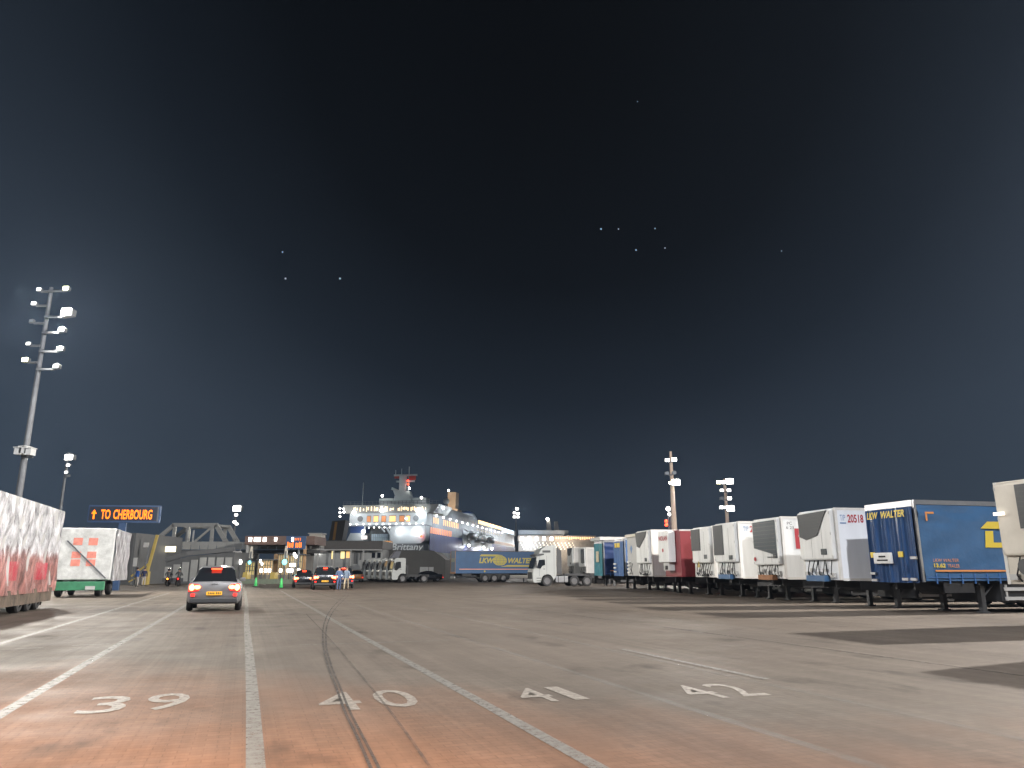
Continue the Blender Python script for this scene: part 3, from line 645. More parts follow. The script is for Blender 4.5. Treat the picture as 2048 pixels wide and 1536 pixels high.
for x in (2.5, 3.1): MB().box(x, x+.06, -1.215, -1.203, .38, .95).build('tank_strap', dgrey, to)
MB().box(.95, 1.75, -1.25, -1.225, 3.2, 3.42).build('roof_side_vent', dgrey, tt)
q = MB(); q.box(.62, .64, -1.226, -1.2215, .95, 2.9); q.box(1.36, 1.38, -1.226, -1.2215, 1.2, 2.9); q.box(2.1, 2.12, -1.226, -1.2215, 1.0, 3.7); q.build('door_seam', dgrey, tt)
q = MB(); q.box(.35, .8, -1.24, -1.2, .5, .56); q.box(.35, .8, -1.24, -1.2, .75, .81); q.build('steps', dgrey, tt)
for y in (-1.2, 1.16): MB().prism([(2.4, 1.2), (2.9, 1.1), (2.85, 3.4), (2.4, 3.8)], y, y+.04, 'y').build('air_deflector', dgrey, tt)
# the flat trailer it pulls: skeletal frame with running gear, low and dark
ts = thing('flatbed_trailer', tt.location + Matrix.Rotation(TH, 3, 'Z') @ Vector((5.9, 0, 0)), TH, 'low empty dark flatbed trailer behind the white tractor', 'semi-trailer')
q = MB(); q.box(0, 12, -1.25, 1.25, 1.12, 1.24); q.build('deck', chas, ts); chassis(ts, Ln=12, legs=True)

tugm = mat('tug_white', (.36, .38, .37), .4, var=.08)
def tug():
    t = thing('yard_tractor', (0, 0, 0), TH, 'x', 'truck', 'yard tractors parked side by side'); cab(t, tugm, H=3.05, sleeper=False)
    q = MB(); q.box(1.0, 5.0, -.45, .45, .7, 1.0); q.box(1.85, 2.1, -1.1, 1.1, 1.0, 2.2); q.build('chassis_frame', chas, t)
    wheel(t, 1.42, -1.2, .5, .3); wheel(t, 1.42, 1.2, .5, .3, side=1); wheel(t, 4.2, -1.2, .5, .5); wheel(t, 4.2, 1.2, .5, .5, side=1)
    q = MB(); q.cyl((.9, -.4, 3.05), (.9, -.4, 3.2), .06, n=8); q.build('roof_beacon', lgrey, t); return t
tugs = ['white yard tractor nearest the parked dark car', 'second white yard tractor counted from the dark car', 'third white yard tractor counted from the dark car',
        'fourth white yard tractor counted from the dark car', 'fifth white yard tractor counted from the dark car', 'white yard tractor at the end nearest the orange car']
T = tug()
for i, lab in enumerate(tugs):
    o = T if i == 0 else copy_tree(T); o['label'] = lab; p = Vector((-15.6, 99, 0)) + Vector((-1.3, 3.0, 0)) * i; o.location = p
MB().prism([(-.2, 3.05), (.5, 3.9), (1.2, 3.9), (.9, 3.05)], -.7, .7, 'y').build('tilted_hatch', mat('hatch', (.05, .055, .07), .5), T)

# ------------------------------------------------------------------ cars
def car(label, pos, rz, paint, kind='hatch', lights=True, plate=True, rack=False, group=None, scale=1.0, lit=True):
    """rear at local -y end looking at the viewer, car points along +y"""
    t = thing('car', pos, rz, label, 'car', group)
    st = {  # y, half width, sill z, shoulder z, roof z, roof half width
     'hatch': [(0, .80, .42, .92, .93, .62), (.06, .88, .30, .98, 1.02, .66), (.22, .91, .26, 1.02, 1.30, .64), (.55, .92, .24, 1.02, 1.50, .62), (1.2, .93, .24, 1.0, 1.56, .62), (2.0, .93, .24, .98, 1.54, .61),
               (2.6, .93, .24, .97, 1.40, .60), (3.05, .92, .24, .96, 1.03, .66), (3.6, .91, .25, .93, .95, .66), (4.05, .86, .28, .82, .84, .6), (4.25, .74, .36, .62, .64, .5)],
     'suv': [(0, .82, .48, 1.05, 1.06, .7), (.06, .92, .36, 1.12, 1.2, .74), (.18, .94, .32, 1.12, 1.5, .72), (.4, .95, .3, 1.12, 1.72, .68), (1.2, .96, .3, 1.1, 1.78, .68), (2.2, .96, .3, 1.08, 1.74, .67),
             (2.8, .95, .3, 1.06, 1.55, .66), (3.3, .94, .3, 1.05, 1.1, .7), (3.9, .93, .32, 1.0, 1.03, .7), (4.4, .88, .36, .88, .9, .62), (4.6, .76, .44, .66, .68, .5)],
     'sedan': [(0, .76, .42, .90, .92, .6), (.08, .86, .3, .98, 1.0, .66), (.6, .9, .25, 1.0, 1.03, .66), (.95, .91, .24, 1.0, 1.2, .62), (1.5, .91, .24, .98, 1.42, .58), (2.2, .91, .24, .97, 1.44, .58),
               (2.9, .91, .24, .95, 1.28, .58), (3.4, .90, .24, .94, .98, .64), (4.0, .9, .25, .9, .92, .64), (4.45, .84, .3, .78, .8, .58), (4.6, .72, .38, .6, .62, .5)]}[kind]
    body = MB(); glass = MB()
    def sec(s):
        y, w, zb, zs, zr, wr = s; cab_ = zr - zs
        return [(0, y, zb), (w*.86, y, zb), (w*.97, y, zb+.1), (w, y, zb+.3), (w*.985, y, zs-.12), (w*.93, y, zs), (w*.93*(1-.35*min(1, cab_/.5)) if cab_ > .1 else w*.85, y, zs + cab_*.45 + .01), (wr, y, zr - min(.09, cab_*.2)), (wr*.82, y, zr), (0, y, zr+.015)]
    S = [sec(s) for s in st]; k = len(S[0])
    for sgn in (1, -1):
        vs = [(p[0]*sgn, p[1], p[2]) for s in S for p in s]; bf = []; gf = []
        for i in range(len(S)-1):
            for j in range(k-1):
                f = (i*k+j, i*k+j+1, (i+1)*k+j+1, (i+1)*k+j)
                cabin = min(st[i][4]-st[i][3], st[i+1][4]-st[i+1][3]) > .25
                scr = (max(st[i][4]-st[i][3], st[i+1][4]-st[i+1][3]) > .26) and abs(st[i][4]-st[i+1][4]) > .17
                if (j in (5, 6) and cabin) or (j in (7, 8) and scr) or (scr and j == 6): gf.append(f)
                else: bf.append(f)
        bf.append(tuple(range(k))); bf.append(tuple((len(S)-1)*k + q_ for q_ in range(k)))
        body.add(vs, bf); glass.add(vs, gf)
    bo = body.build('body', paint, t, smooth=True); glass.build('windows', glassm, t)
    for m_ in (bo,):
        md = m_.modifiers.new('edge', 'EDGE_SPLIT'); md.split_angle = R(38)
    ln = st[-1][0]
    for y in (.75, ln-.85):
        for sx in (-1, 1):
            w_ = wheel(t, sx*.92, y, .32, .2); w_.rotation_euler.z = R(90) if sx > 0 else R(-90)
    zb, zs = st[1][2], st[1][3]; w = st[1][1]
    MB().box(-w*.9, w*.9, -.09, .1, zb, zb+.16).build('rear_bumper', dgrey, t, bevel=.03)
    for sx in (-1, 1):
        q = MB(); q.prism([(sx*w*.98, zs-.30), (sx*w*.60, zs-.27), (sx*w*.52, zs-.14), (sx*w*.62, zs-.05), (sx*w*.97, zs-.04)], -.045, .12, 'y')
        lo = q.build('tail_light', redf if lit else red, t, bevel=.015)
        if lit:
            q = MB(); q.ball((sx*w*.66, -.05, zs-.15), .085, 10, (1.3, .3, .8)); q.ball((sx*w*.86, -.05, zs-.16), .09, 10, (1, .3, 1.2)); q.build('bulb', redc, lo)
        MB().box(sx*w*.8-.06, sx*w*.8+.06, -.1, -.02, zb+.22, zb+.32).build('reflector', redf, t)
        MB().box(sx*(w+.02) - .09, sx*(w+.02) + .09, 2.55, 2.7, zs+.02, zs+.16).build('door_mirror', paint, t, bevel=.02)
    if plate:
        po_ = MB().box(-.26, .26, -.075, -.03, zb+.26, zb+.38); po = po_.build('number_plate', mat('plate_yellow', (.75, .42, .04), .4, emit=.55, ecol=(1, .40, .03)), t)
        q = MB()
        for x in (-.21, -.15, -.09, -.03, .06, .12, .18): q.box(x, x+.035, -.08, -.0755, zb+.285, zb+.355)
        q.build('plate_marks', blackt, po)
    q = MB(); q.box(-.12, .12, -.02 + .0, .05, zs-.06, zs-.02); q.build('emblem', alu, t)
    zr = st[3][4]
    if lit: MB().box(-.17, .17, st[2][0]+.0, st[2][0]+.22, zr-.07, zr-.02).build('brake_light', redl, t)
    if rack:
        q = MB()
        for sx in (-.55, .55): q.bar((sx, .6, zr+.1), (sx, 2.4, zr+.1), .04)
        for y in (.9, 2.1): q.bar((-.6, y, zr+.12), (.6, y, zr+.12), .035)
        for sx in (-.55, .55):
            for y in (.7, 2.3): q.bar((sx, y, zr-.03), (sx, y, zr+.1), .03)
        q.build('roof_rack', alu, t)
    return t
pg = mat('silver_paint', (.22, .22, .225), .3, .3, coat=.5, var=.04); pk = mat('black_paint', (.02, .022, .026), .25, .3, coat=.6); pb = mat('dark_blue_paint', (.03, .04, .07), .25, .3, coat=.6)
po_c = mat('orange_paint', (.42, .17, .035), .35, coat=.4)
p = (G(372, 1222) + G(482, 1222)) / 2; p.x += .12; p.y -= .4
c1 = car('silver grey hatchback with lit brake lights leading in lane 39', p, TH * .97, pg, 'hatch'); c1.scale = (1.06, 1, 1.07)
q = MB(); q.box(-.07, .09, .02, .2, 1.62, 1.70)
for px, py, pt, kd, lab, rk in ((607, 1176, pk, 'hatch', 'dark car at the left of the queue by the booths', False), (649, 1180, pk, 'suv', 'black car with roof rack and yellow plate in the middle of the queue', True),
                            (686, 1177, pb, 'suv', 'dark blue car behind the two people standing', False)):
    q_ = G(px, py); car(lab, q_, TH * .9, pt, kd, rack=rk, group='cars queuing at the booths', plate=(rk))
car('small orange car beside the white building', G(714, 1164) + Vector((0, 0, 0)), TH, po_c, 'hatch', lit=False, plate=False)
car('dark saloon parked side on in front of the grey ramp shed', Vector((-9.9, 108.5, 0)), TH + R(90), pk, 'sedan', lit=False, plate=False)

# ------------------------------------------------------------------ people and motorcycles
def person(label, pos, rz, top, legs, hair=(.05, .03, .02), pose='stand', skin=(.45, .26, .18), ride=False, parent_h=1.0, cat='person'):
    P = {'pel': (0, 0, .95), 'wai': (0, .01, 1.08), 'che': (0, 0, 1.32), 'nek': (0, -.01, 1.5), 'hd0': (0, .01, 1.60), 'hd1': (0, .01, 1.70)}
    if ride: P = {'pel': (0, 0, .85), 'wai': (0, .05, 1.0), 'che': (0, .16, 1.24), 'nek': (0, .22, 1.42), 'hd0': (0, .25, 1.53), 'hd1': (0, .26, 1.63)}
    E = [('pel','wai'),('wai','che'),('che','nek'),('nek','hd0'),('hd0','hd1')]; Rr = {'pel': (.15,.11), 'wai': (.13,.1), 'che': (.17,.11), 'nek': (.055,.055), 'hd0': (.085,.095), 'hd1': (.075,.085)}
    for s, n_ in ((-1, 'l'), (1, 'r')):
        if not ride:
            a = .03 * s if pose == 'stand' else .12 * s
            P.update({'sh'+n_: (.18*s, 0, 1.42), 'el'+n_: (.25*s, .02, 1.14), 'wr'+n_: (.24*s, -.08 if pose != 'stand' else -.03, .90), 'ha'+n_: (.23*s, -.06, .80),
                      'hi'+n_: (.09*s, 0, .86), 'kn'+n_: (.10*s, a - .02, .49), 'an'+n_: (.11*s, a + .02, .10), 'to'+n_: (.12*s, a - .13, .05)})
        else:
            P.update({'sh'+n_: (.18*s, .2, 1.34), 'el'+n_: (.30*s, .42, 1.14), 'wr'+n_: (.30*s, .62, 1.04), 'ha'+n_: (.29*s, .70, 1.02),
                      'hi'+n_: (.10*s, .02, .80), 'kn'+n_: (.24*s, .40, .66), 'an'+n_: (.20*s, .18, .16), 'to'+n_: (.21*s, .32, .10)})
        E += [('che','sh'+n_),('sh'+n_,'el'+n_),('el'+n_,'wr'+n_),('wr'+n_,'ha'+n_),('pel','hi'+n_),('hi'+n_,'kn'+n_),('kn'+n_,'an'+n_),('an'+n_,'to'+n_)]
        Rr.update({'sh'+n_: (.07,.07), 'el'+n_: (.05,.05), 'wr'+n_: (.036,.036), 'ha'+n_: (.04,.025), 'hi'+n_: (.095,.095), 'kn'+n_: (.065,.065), 'an'+n_: (.045,.05), 'to'+n_: (.045,.035)})
    keys = list(P); me = bpy.data.meshes.new('person'); me.from_pydata([P[k_] for k_ in keys], [(keys.index(a), keys.index(b)) for a, b in E], [])
    ob = bpy.data.objects.new('person', me); col.objects.link(ob)
    md = ob.modifiers.new('s', 'SKIN'); ob.modifiers.new('d', 'SUBSURF').levels = 1
    for i, k_ in enumerate(keys): me.skin_vertices[0].data[i].radius = Rr[k_]; me.skin_vertices[0].data[i].use_root = (k_ == 'pel')
    dg = bpy.context.evaluated_depsgraph_get(); nm = bpy.data.meshes.new_from_object(ob.evaluated_get(dg)); bpy.data.objects.remove(ob)
    for c_, r_ in ((skin, .5), (top, .8), (legs, .8), ((.03, .03, .03), .6)):
        nm.materials.append(mat('cloth_%d_%d_%d' % tuple(int(x*100) for x in c_), c_, r_))
    nz_ = 1.48 if not ride else 1.40; wz = .93 if not ride else .86
    for f in nm.polygons:
        c_ = f.center; f.use_smooth = True
        if c_.z > nz_: i = 0
        elif c_.z < .12: i = 3
        elif not ride and abs(c_.x) > .19 and c_.z < .92: i = 0
        elif ride and c_.y > .60: i = 3
        elif c_.z < wz: i = 2
        else: i = 1
        f.material_index = i
    o = bpy.data.objects.new('person', nm); col.objects.link(o); o.location = pos; o.rotation_euler.z = rz; tag(o, label, cat)
    hz = P['hd1']
    if ride: MB().ball((0, hz[1], hz[2]-.03), .15, 12, (1, 1.1, 1)).build('helmet', mat('helmet', (.03, .03, .035), .25), o, smooth=True)
    else: MB().ball((0, hz[1]+.015, hz[2]+.0), .105, 12, (.95, 1.05, .95)).build('hair', mat('hair', hair, .7), o, smooth=True)
    return o
person('person in a blue jacket and pale trousers standing left by the bridge', G(272, 1174), 2.6, (.03, .10, .35), (.35, .33, .3))
person('person in a navy top and pale trousers next to the yellow barrier', G(286, 1173), 3.4, (.02, .025, .07), (.4, .37, .33))
person('person in dark blue clothes standing behind the queuing cars', G(677, 1181), .3, (.08, .12, .22), (.05, .08, .17), pose='walk')
person('person in a light blue shirt and beige trousers behind the queuing cars', G(692, 1180), -.2, (.15, .20, .28), (.36, .30, .21), pose='walk')
def motorbike(label, pos, rz, tail):
    t = thing('motorcycle', pos, rz, label, 'motorcycle', 'motorcycles waiting by the bridge')
    for y, n_ in ((-.05, 'wheel'), (1.4, 'wheel')):
        w_ = wheel(t, -.06, y, .31, .12); w_.rotation_euler.z = R(-90); w_.location = (-.06, y, .31)
    q = MB(); q.prism([(-.1, .5), (.2, .35), (.9, .35), (1.25, .7), (1.2, 1.0), (.8, .95), (.5, .78), (-.3, .85), (-.35, .75)], -.14, .14, 'x'); q.build('body', pk, t, bevel=.03)
    q = MB(); q.bar((0, 1.4, .31), (0, 1.15, 1.05), .07); q.bar((-.36, 1.05, 1.06), (.36, 1.05, 1.06), .04); q.build('fork', steel, t)
    MB().box(-.12, .12, -.35, .6, .78, .86).build('saddle', black, t, bevel=.03)
    for sx in (-1, 1): MB().box(sx*.32-.14, sx*.32+.14, -.35, .15, .45, .8).build('pannier', dgrey, t, bevel=.03)
    MB().ball((0, -.38, .72), .085, 10).build('tail_light', tail, t)
    MB().prism([(-.2, 1.0), (.2, 1.0), (.15, 1.35), (-.15, 1.35)], 1.1, 1.13, 'y').build('windscreen', glassm, t)
    return t
orl = emis('orange_tail', (1, .3, .03), 5)
for px, lab, l2, tl_ in ((334, 'black motorcycle with an orange light, left of the pair', 'rider in black on the motorcycle with the orange light', orl), (355, 'dark motorcycle with panniers just left of the silver car', 'rider in black on the motorcycle nearest the silver car', redf)):
    b_ = G(px, 1173); motorbike(lab, b_, TH, tl_)
    person(l2, b_ + Matrix.Rotation(TH, 3, 'Z') @ Vector((0, .2, .0)), TH, (.03, .03, .035), (.025, .025, .03), ride=True)

# ------------------------------------------------------------------ left trailers, sign
def printed_curtain():
    """crinkled silver cloth above, faded red print with bright red squares below, dirt along the hem"""
    m = bpy.data.materials.new('printed_curtain'); m.use_nodes = True; t = m.node_tree; b = t.nodes['Principled BSDF']; ln = t.links.new
    def n(ty, **k):
        x = t.nodes.new(ty)
        for a_, v_ in k.items(): setattr(x, a_, v_)
        return x
    tx = n('ShaderNodeTexCoord'); sp_ = n('ShaderNodeSeparateXYZ'); ln(tx.outputs['Object'], sp_.inputs[0])
    mp = n('ShaderNodeMapping'); mp.inputs['Scale'].default_value = (1, 1, .4); mp.inputs['Rotation'].default_value = (0, .35, 0); ln(tx.outputs['Object'], mp.inputs[0])
    z1 = n('ShaderNodeTexNoise'); z1.inputs['Scale'].default_value = 3.5; z1.inputs['Detail'].default_value = 7; z1.inputs['Roughness'].default_value = .7; ln(mp.outputs[0], z1.inputs['Vector'])
    rs_ = n('ShaderNodeValToRGB'); e_ = rs_.color_ramp.elements; e_[0].position = .36; e_[0].color = (.13, .13, .14, 1); e_[1].position = .6; e_[1].color = (.66, .67, .70, 1); ln(z1.outputs['Fac'], rs_.inputs[0])
    rr = n('ShaderNodeValToRGB'); e_ = rr.color_ramp.elements; e_[0].position = .38; e_[0].color = (.11, .055, .05, 1); e_[1].position = .62; e_[1].color = (.48, .22, .20, 1); ln(z1.outputs['Fac'], rr.inputs[0])
    zz_ = n('ShaderNodeMath', operation='MULTIPLY_ADD'); ln(z1.outputs['Fac'], zz_.inputs[0]); zz_.inputs[1].default_value = 1.6; ln(sp_.outputs['Z'], zz_.inputs[2])
    mr_ = n('ShaderNodeMapRange'); mr_.inputs['From Min'].default_value = 2.75; mr_.inputs['From Max'].default_value = 3.1; ln(zz_.outputs[0], mr_.inputs['Value'])
    mx = n('ShaderNodeMix', data_type='RGBA'); ln(mr_.outputs[0], mx.inputs['Factor']); ln(rr.outputs[0], mx.inputs['A']); ln(rs_.outputs[0], mx.inputs['B'])
    def inside(src, a_, c_):
        g1 = n('ShaderNodeMath', operation='GREATER_THAN'); g1.inputs[1].default_value = a_; ln(src, g1.inputs[0])
        g2 = n('ShaderNodeMath', operation='LESS_THAN'); g2.inputs[1].default_value = c_; ln(src, g2.inputs[0])
        g3 = n('ShaderNodeMath', operation='MULTIPLY'); ln(g1.outputs[0], g3.inputs[0]); ln(g2.outputs[0], g3.inputs[1]); return g3.outputs[0]
    acc = None
    for a_, c_ in ((3.0, 4.4), (5.9, 7.6), (10.0, 11.8)):
        v_ = inside(sp_.outputs['X'], a_, c_)
        if acc is None: acc = v_
        else:
            s_ = n('ShaderNodeMath', operation='ADD'); ln(acc, s_.inputs[0]); ln(v_, s_.inputs[1]); acc = s_.outputs[0]
    sq_ = n('ShaderNodeMath', operation='MULTIPLY'); ln(acc, sq_.inputs[0]); ln(inside(sp_.outputs['Z'], 1.15, 1.8), sq_.inputs[1]); sr_ = n('ShaderNodeMapRange'); sr_.inputs['From Min'].default_value = .42; sr_.inputs['From Max'].default_value = .6; sr_.inputs['To Min'].default_value = .9; sr_.inputs['To Max'].default_value = .1; ln(z1.outputs['Fac'], sr_.inputs['Value']); s5 = n('ShaderNodeMath', operation='MULTIPLY'); ln(sq_.outputs[0], s5.inputs[0]); ln(sr_.outputs[0], s5.inputs[1]); sq_ = s5
    mx2 = n('ShaderNodeMix', data_type='RGBA'); mx2.inputs['B'].default_value = (.5, .03, .06, 1); ln(sq_.outputs[0], mx2.inputs['Factor']); ln(mx.outputs['Result'], mx2.inputs['A'])
    ln(mx2.outputs['Result'], b.inputs['Base Color']); b.inputs['Roughness'].default_value = .34; b.inputs['Metallic'].default_value = .25
    bp = n('ShaderNodeBump'); bp.inputs['Strength'].default_value = 1; bp.inputs['Distance'].default_value = .12; ln(z1.outputs['Fac'], bp.inputs['Height']); ln(bp.outputs[0], b.inputs['Normal'])
    return m
foil = mat('crinkled_silver_curtain', (.50, .50, .52), .32, .55, var=.55, vs=2.2, bump=1.0, bs=7, stretch=(1, 1, .45))
n1 = L(-7.6, 24.0)
tA = trailer('silver and red curtain trailer cut off by the left edge', n1, rz=TH + R(90), H=4.0, group='trailers on the left of the lanes')
h = 1.275
MB().box(0, 13.6, -h+.02, h, FR-.2, 4.0).build('box_body', lgrey, tA)
so = MB().grid(lambda a, b: (a*13.6, -h - .03 - .035*math.sin(a*70 + 3*math.sin(b*5)) - .03*math.sin(a*31+b*9), FR-.45 + b*3.3), 160, 30).build('side_curtain', foil, tA, smooth=True)
so.data.materials[0] = printed_curtain()
MB().box(.3, 13.3, -h+.0, -h+.03, .28, FR-.3).build('side_skirt', mat('mottled_brown_skirt', (.10, .075, .055), .7, var=.6, vs=2.5, bump=.6, bs=5), tA)  # mottled brown panel below the curtain
chassis(tA)
n2 = L(vof(51, 234), 51)
tB = trailer('white box trailer with faded red squares on its end and a green bumper', n2, rz=TH, Wd=3.0, group='trailers on the left of the lanes')
# end face turned to the camera: local frame along the lane
tB.rotation_euler.z = TH; tB.location = L(vof(51, 234), 51)
MB().box(-3.0, 0, 0, 6.2, .95, 3.95).build('box_body', white, tB, bevel=.08)
MB().grid(lambda a, b: (.03 + .04*math.sin(a*60+2*b)+.03*math.sin(b*14+a*20), a*6.2, .9 + b*3.0), 80, 24).build('side_curtain', foil, tB, smooth=True)
MB().box(-2.92, -.08, -.06, -.004, 1.0, 3.9).build('rear_door', mat('door_white', (.58, .59, .57), .4, var=.35, vs=1.6, bump=.4, bs=4), tB)
sq = mat('faded_red_square', (.72, .25, .19), .6, var=.3, vs=4)
for x in (-1.95, -1.15):
    for z, hh in ((2.95, .42), (2.2, .38), (1.75, .38)): MB().box(x-.24, x+.24, -.075, -.062, z, z+hh).build('red_square', sq, tB)
MB().bar((-2.5, -.1, 3.2), (-.25, -.1, 1.05), .07).build('diagonal_bar', steel, tB)
q = MB(); q.box(-2.95, -.3, -.12, .3, .38, .88); q.build('green_bumper', mat('green_paint', (.04, .2, .10), .5, var=.3, vs=3), tB, bevel=.04)
MB().box(-1.25, -.75, -.15, -.122, .42, .62).build('number_plate', lgrey, tB)
for x in (-2.7, -.6):
    for y in (1.2, 4.8): w_ = wheel(tB, x, y, .48, .3); w_.rotation_euler.z = R(90)
# sign
ps = W(178, 1010, 60); pe = W(312, 1045, 60)
sg = thing('message_sign', (ps.x, 60, 0), TH * .3, 'blue framed lit sign reading to Cherbourg on a blue post', 'sign'); w = pe.x - ps.x
fr_ = mat('sign_blue', (.035, .07, .15), .4, var=.1)
MB().box(0, w, 0, .35, pe.z, ps.z).build('housing', fr_, sg, bevel=.03)
MB().box(.1, w-.2, -.012, -.002, pe.z+.15, ps.z-.12).build('screen', mat('screen_dark', (.03, .035, .05), .3), sg)
MB().box(w-.18, w-.1, -.012, -.002, pe.z+.1, ps.z-.1).build('end_panel', steel, sg)
MB().box(w*.44, w*.54, .05, .3, 0, pe.z).build('post', fr_, sg)
hh = (ps.z - pe.z) * .55; zb = pe.z + (ps.z - pe.z) * .2
text('lettering', 'TO', .72, hh, (1.0, -.03, zb), (1,0,0), (0,0,1), ledo, sg, off=.02); text('lettering', 'CHERBOURG', 2.95, hh, (1.95, -.03, zb), (1,0,0), (0,0,1), ledo, sg, off=.02)
q = MB(); q.prism([(.42, zb), (.54, zb), (.54, zb+hh*.55), (.68, zb+hh*.55), (.48, zb+hh), (.28, zb+hh*.55), (.42, zb+hh*.55)], -.035, -.028, 'y'); q.build('arrow', ledo, sg)

# ------------------------------------------------------------------ bridge, ramps, booths, terminal
gs = mat('grey_bridge_steel', (.30, .305, .295), .55, .0, var=.15, vs=.8); gd = mat('dark_bridge_steel', (.10, .103, .105), .6, var=.15, vs=1)
def zz(py, Y): return W(0, py, Y).z
def xx(px, Y, py=1100): return W(px, py, Y).x
Y = 112
t = thing('truss_bridge', (0, Y, 0), 0, 'grey steel truss bridge with a trapezoid outline over the ramp', 'bridge')
zt, zc = zz(1050, Y), zz(1086, Y)
for k_, dy in ((0, 0), (1, 5)):
    q = MB(); A = (xx(303, Y), dy, zc); B = (xx(343, Y), dy, zt); C_ = (xx(428, Y), dy, zt); D = (xx(452, Y), dy, zc)
    q.bar(A, B, .5, .5); q.bar((B[0]-.2, dy, zt), (C_[0]+.2, dy, zt), .5, .55); q.bar(C_, D, .5, .6); q.bar((A[0]-2, dy, zc), (D[0]+1, dy, zc), .5, .4)
    for px in ((345, 372, 421) if k_ == 0 else (345, 421)): q.bar((xx(px, Y), dy, zc), (xx(px, Y), dy, zt), .42)
    q.bar((xx(385, Y), dy, zc), (xx(424, Y), dy, zt), .28) if k_ == 0 else None; q.build('truss_frame', gs, t)
q = MB()
for px in (343, 372, 400, 428): q.bar((xx(px, Y), 0, zt), (xx(px, Y), 5, zt), .3)
q.build('cross_beams', gs, t)
for px in (375, 386): MB().box(xx(px, Y)-.1, xx(px, Y)+.1, -.5, -.35, zc, zc+1.8).build('pale_post', lgrey, t)  # pale grey posts on the truss
t = thing('elevated_walkway', (0, 104, 0), 0, 'grey panelled elevated roadway crossing the scene at bridge height', 'elevated roadway')
Y = 104; xa, xb = xx(262, Y), xx(640, Y)
MB().box(xa, xb, 0, 4, zz(1106, Y), zz(1100, Y)).build('deck', gd, t)
n = 22
for i in range(n):
    a = xa + (xb - xa) * i / n; b_ = xa + (xb - xa) * (i + 1) / n - .09
    MB().box(a, b_, -.12, -.02, zz(1099, Y), zz(1084, Y)).build('parapet_panel', gs if i > 6 else mat('pale_parapet', (.33, .33, .31), .6, var=.1), t)
q = MB()
for i in range(12): x = xa + (xb-xa)*i/11; q.bar((x, .1, zz(1099, Y)), (x, .1, zz(1078, Y)), .05)
q.bar((xa, .1, zz(1078, Y)), (xb, .1, zz(1078, Y)), .05); q.build('handrail', steel, t)
for px in (470, 552, 615): MB().box(xx(px, Y)-.4, xx(px, Y)+.4, 1, 2, 0, zz(1106, Y)).build('support_column', conc, t)
t = thing('ramp_wall', (0, 92, 0), 0, 'grey ribbed side wall of the rising ramp below the truss bridge', 'ramp')
Y = 92; q = MB(); q.prism([(xx(296, Y), 0), (xx(470, Y), 0), (xx(470, Y), zz(1104, Y)), (xx(380, Y), zz(1112, Y)), (xx(296, Y), zz(1136, Y))], 0, 9, 'y'); q.build('wall', gd, t)
for i in range(10):
    a = xx(300 + i*17, Y); b_ = xx(300 + i*17 + 13, Y); zt_ = 0.2 + (zz(1136, Y) + (zz(1108, Y) - zz(1136, Y)) * min(1, i / 6)) - .6
    MB().box(a, b_, -.1, -.003, .25, zt_).build('wall_rib', gs, t)
q = MB(); q.bar((xx(296, Y), -.15, zz(1130, Y)), (xx(380, Y), -.15, zz(1107, Y)), .12, .5); q.bar((xx(380, Y), -.15, zz(1107, Y)), (xx(470, Y), -.15, zz(1098, Y)), .12, .5); q.build('ramp_parapet', gd, t)
MB().box(xx(334, Y), xx(354, Y), -.5, -.35, zz(1104, Y), zz(1093, Y)).build('lit_sign_board', emis('sign_glow', (1, .9, .6), 2.2), t)
t = thing('dark_shed', W(100, 1180, 84), 0, 'dark grey shed standing behind the left trailers', 'building'); t.location.z = 0
MB().box(0, 8.6, 0, 12, 0, zz(1066, 84)).build('wall', gd, t)
for i in range(6): MB().box(.1 + i*1.4, .1 + i*1.4 + 1.3, -.05, -.002, .3, zz(1070, 84)).build('cladding_panel', mat('shed_panel', (.075, .078, .08), .6, var=.1), t)
q = MB(); 
for dx in (.1, .55): q.ball((dx, -.3, 2.6), .1, 8); q.bar((dx, -.3, 2.6), (dx, -.02, 3.2), .04)
q.build('wall_lamp', lampd, t)
# yellow barrier
b_ = W(297, 1172, 84); t = thing('barrier', (b_.x, 84, 0), 0, 'raised yellow barrier arm beside the ramp wall', 'barrier')
q = MB(); q.bar((-.3, 0, 1.4), (.35, 0, 5.3), .26); q.build('arm', yelp, t); q = MB(); q.box(-.6, -.05, -.25, .25, 0, 1.4); q.build('housing', yelp, t, bevel=.04)
q = MB(); q.bar((-2.0, 0, .9), (-.3, 0, 2.2), .14); q.bar((-2.2, 0, .3), (-.4, 0, 1.3), .12); q.build('railing', yelp, t)
b_ = W(283, 1172, 82); t = thing('yard_post', (b_.x, 82, 0), 0, 'thin pale post left of the yellow barrier arm', 'post')
q = MB(); q.cyl((0, 0, 0), (.35, 0, 4.1), .07, n=8); q.build('pole', steel, t); q = MB(); q.box(-.25, .25, -.1, .1, 3.9, 4.4); q.build('lamp_box', lgrey, t)
b_ = W(265, 1172, 78); t = thing('notice_board', (b_.x, 78, 0), 0, 'small white notice on a post behind the white box trailer', 'sign')
MB().box(-.04, .04, 0, .08, 0, 2.0).build('post', steel, t); MB().box(-.2, .2, -.04, -.005, 1.9, 2.75).build('board', lgrey, t)
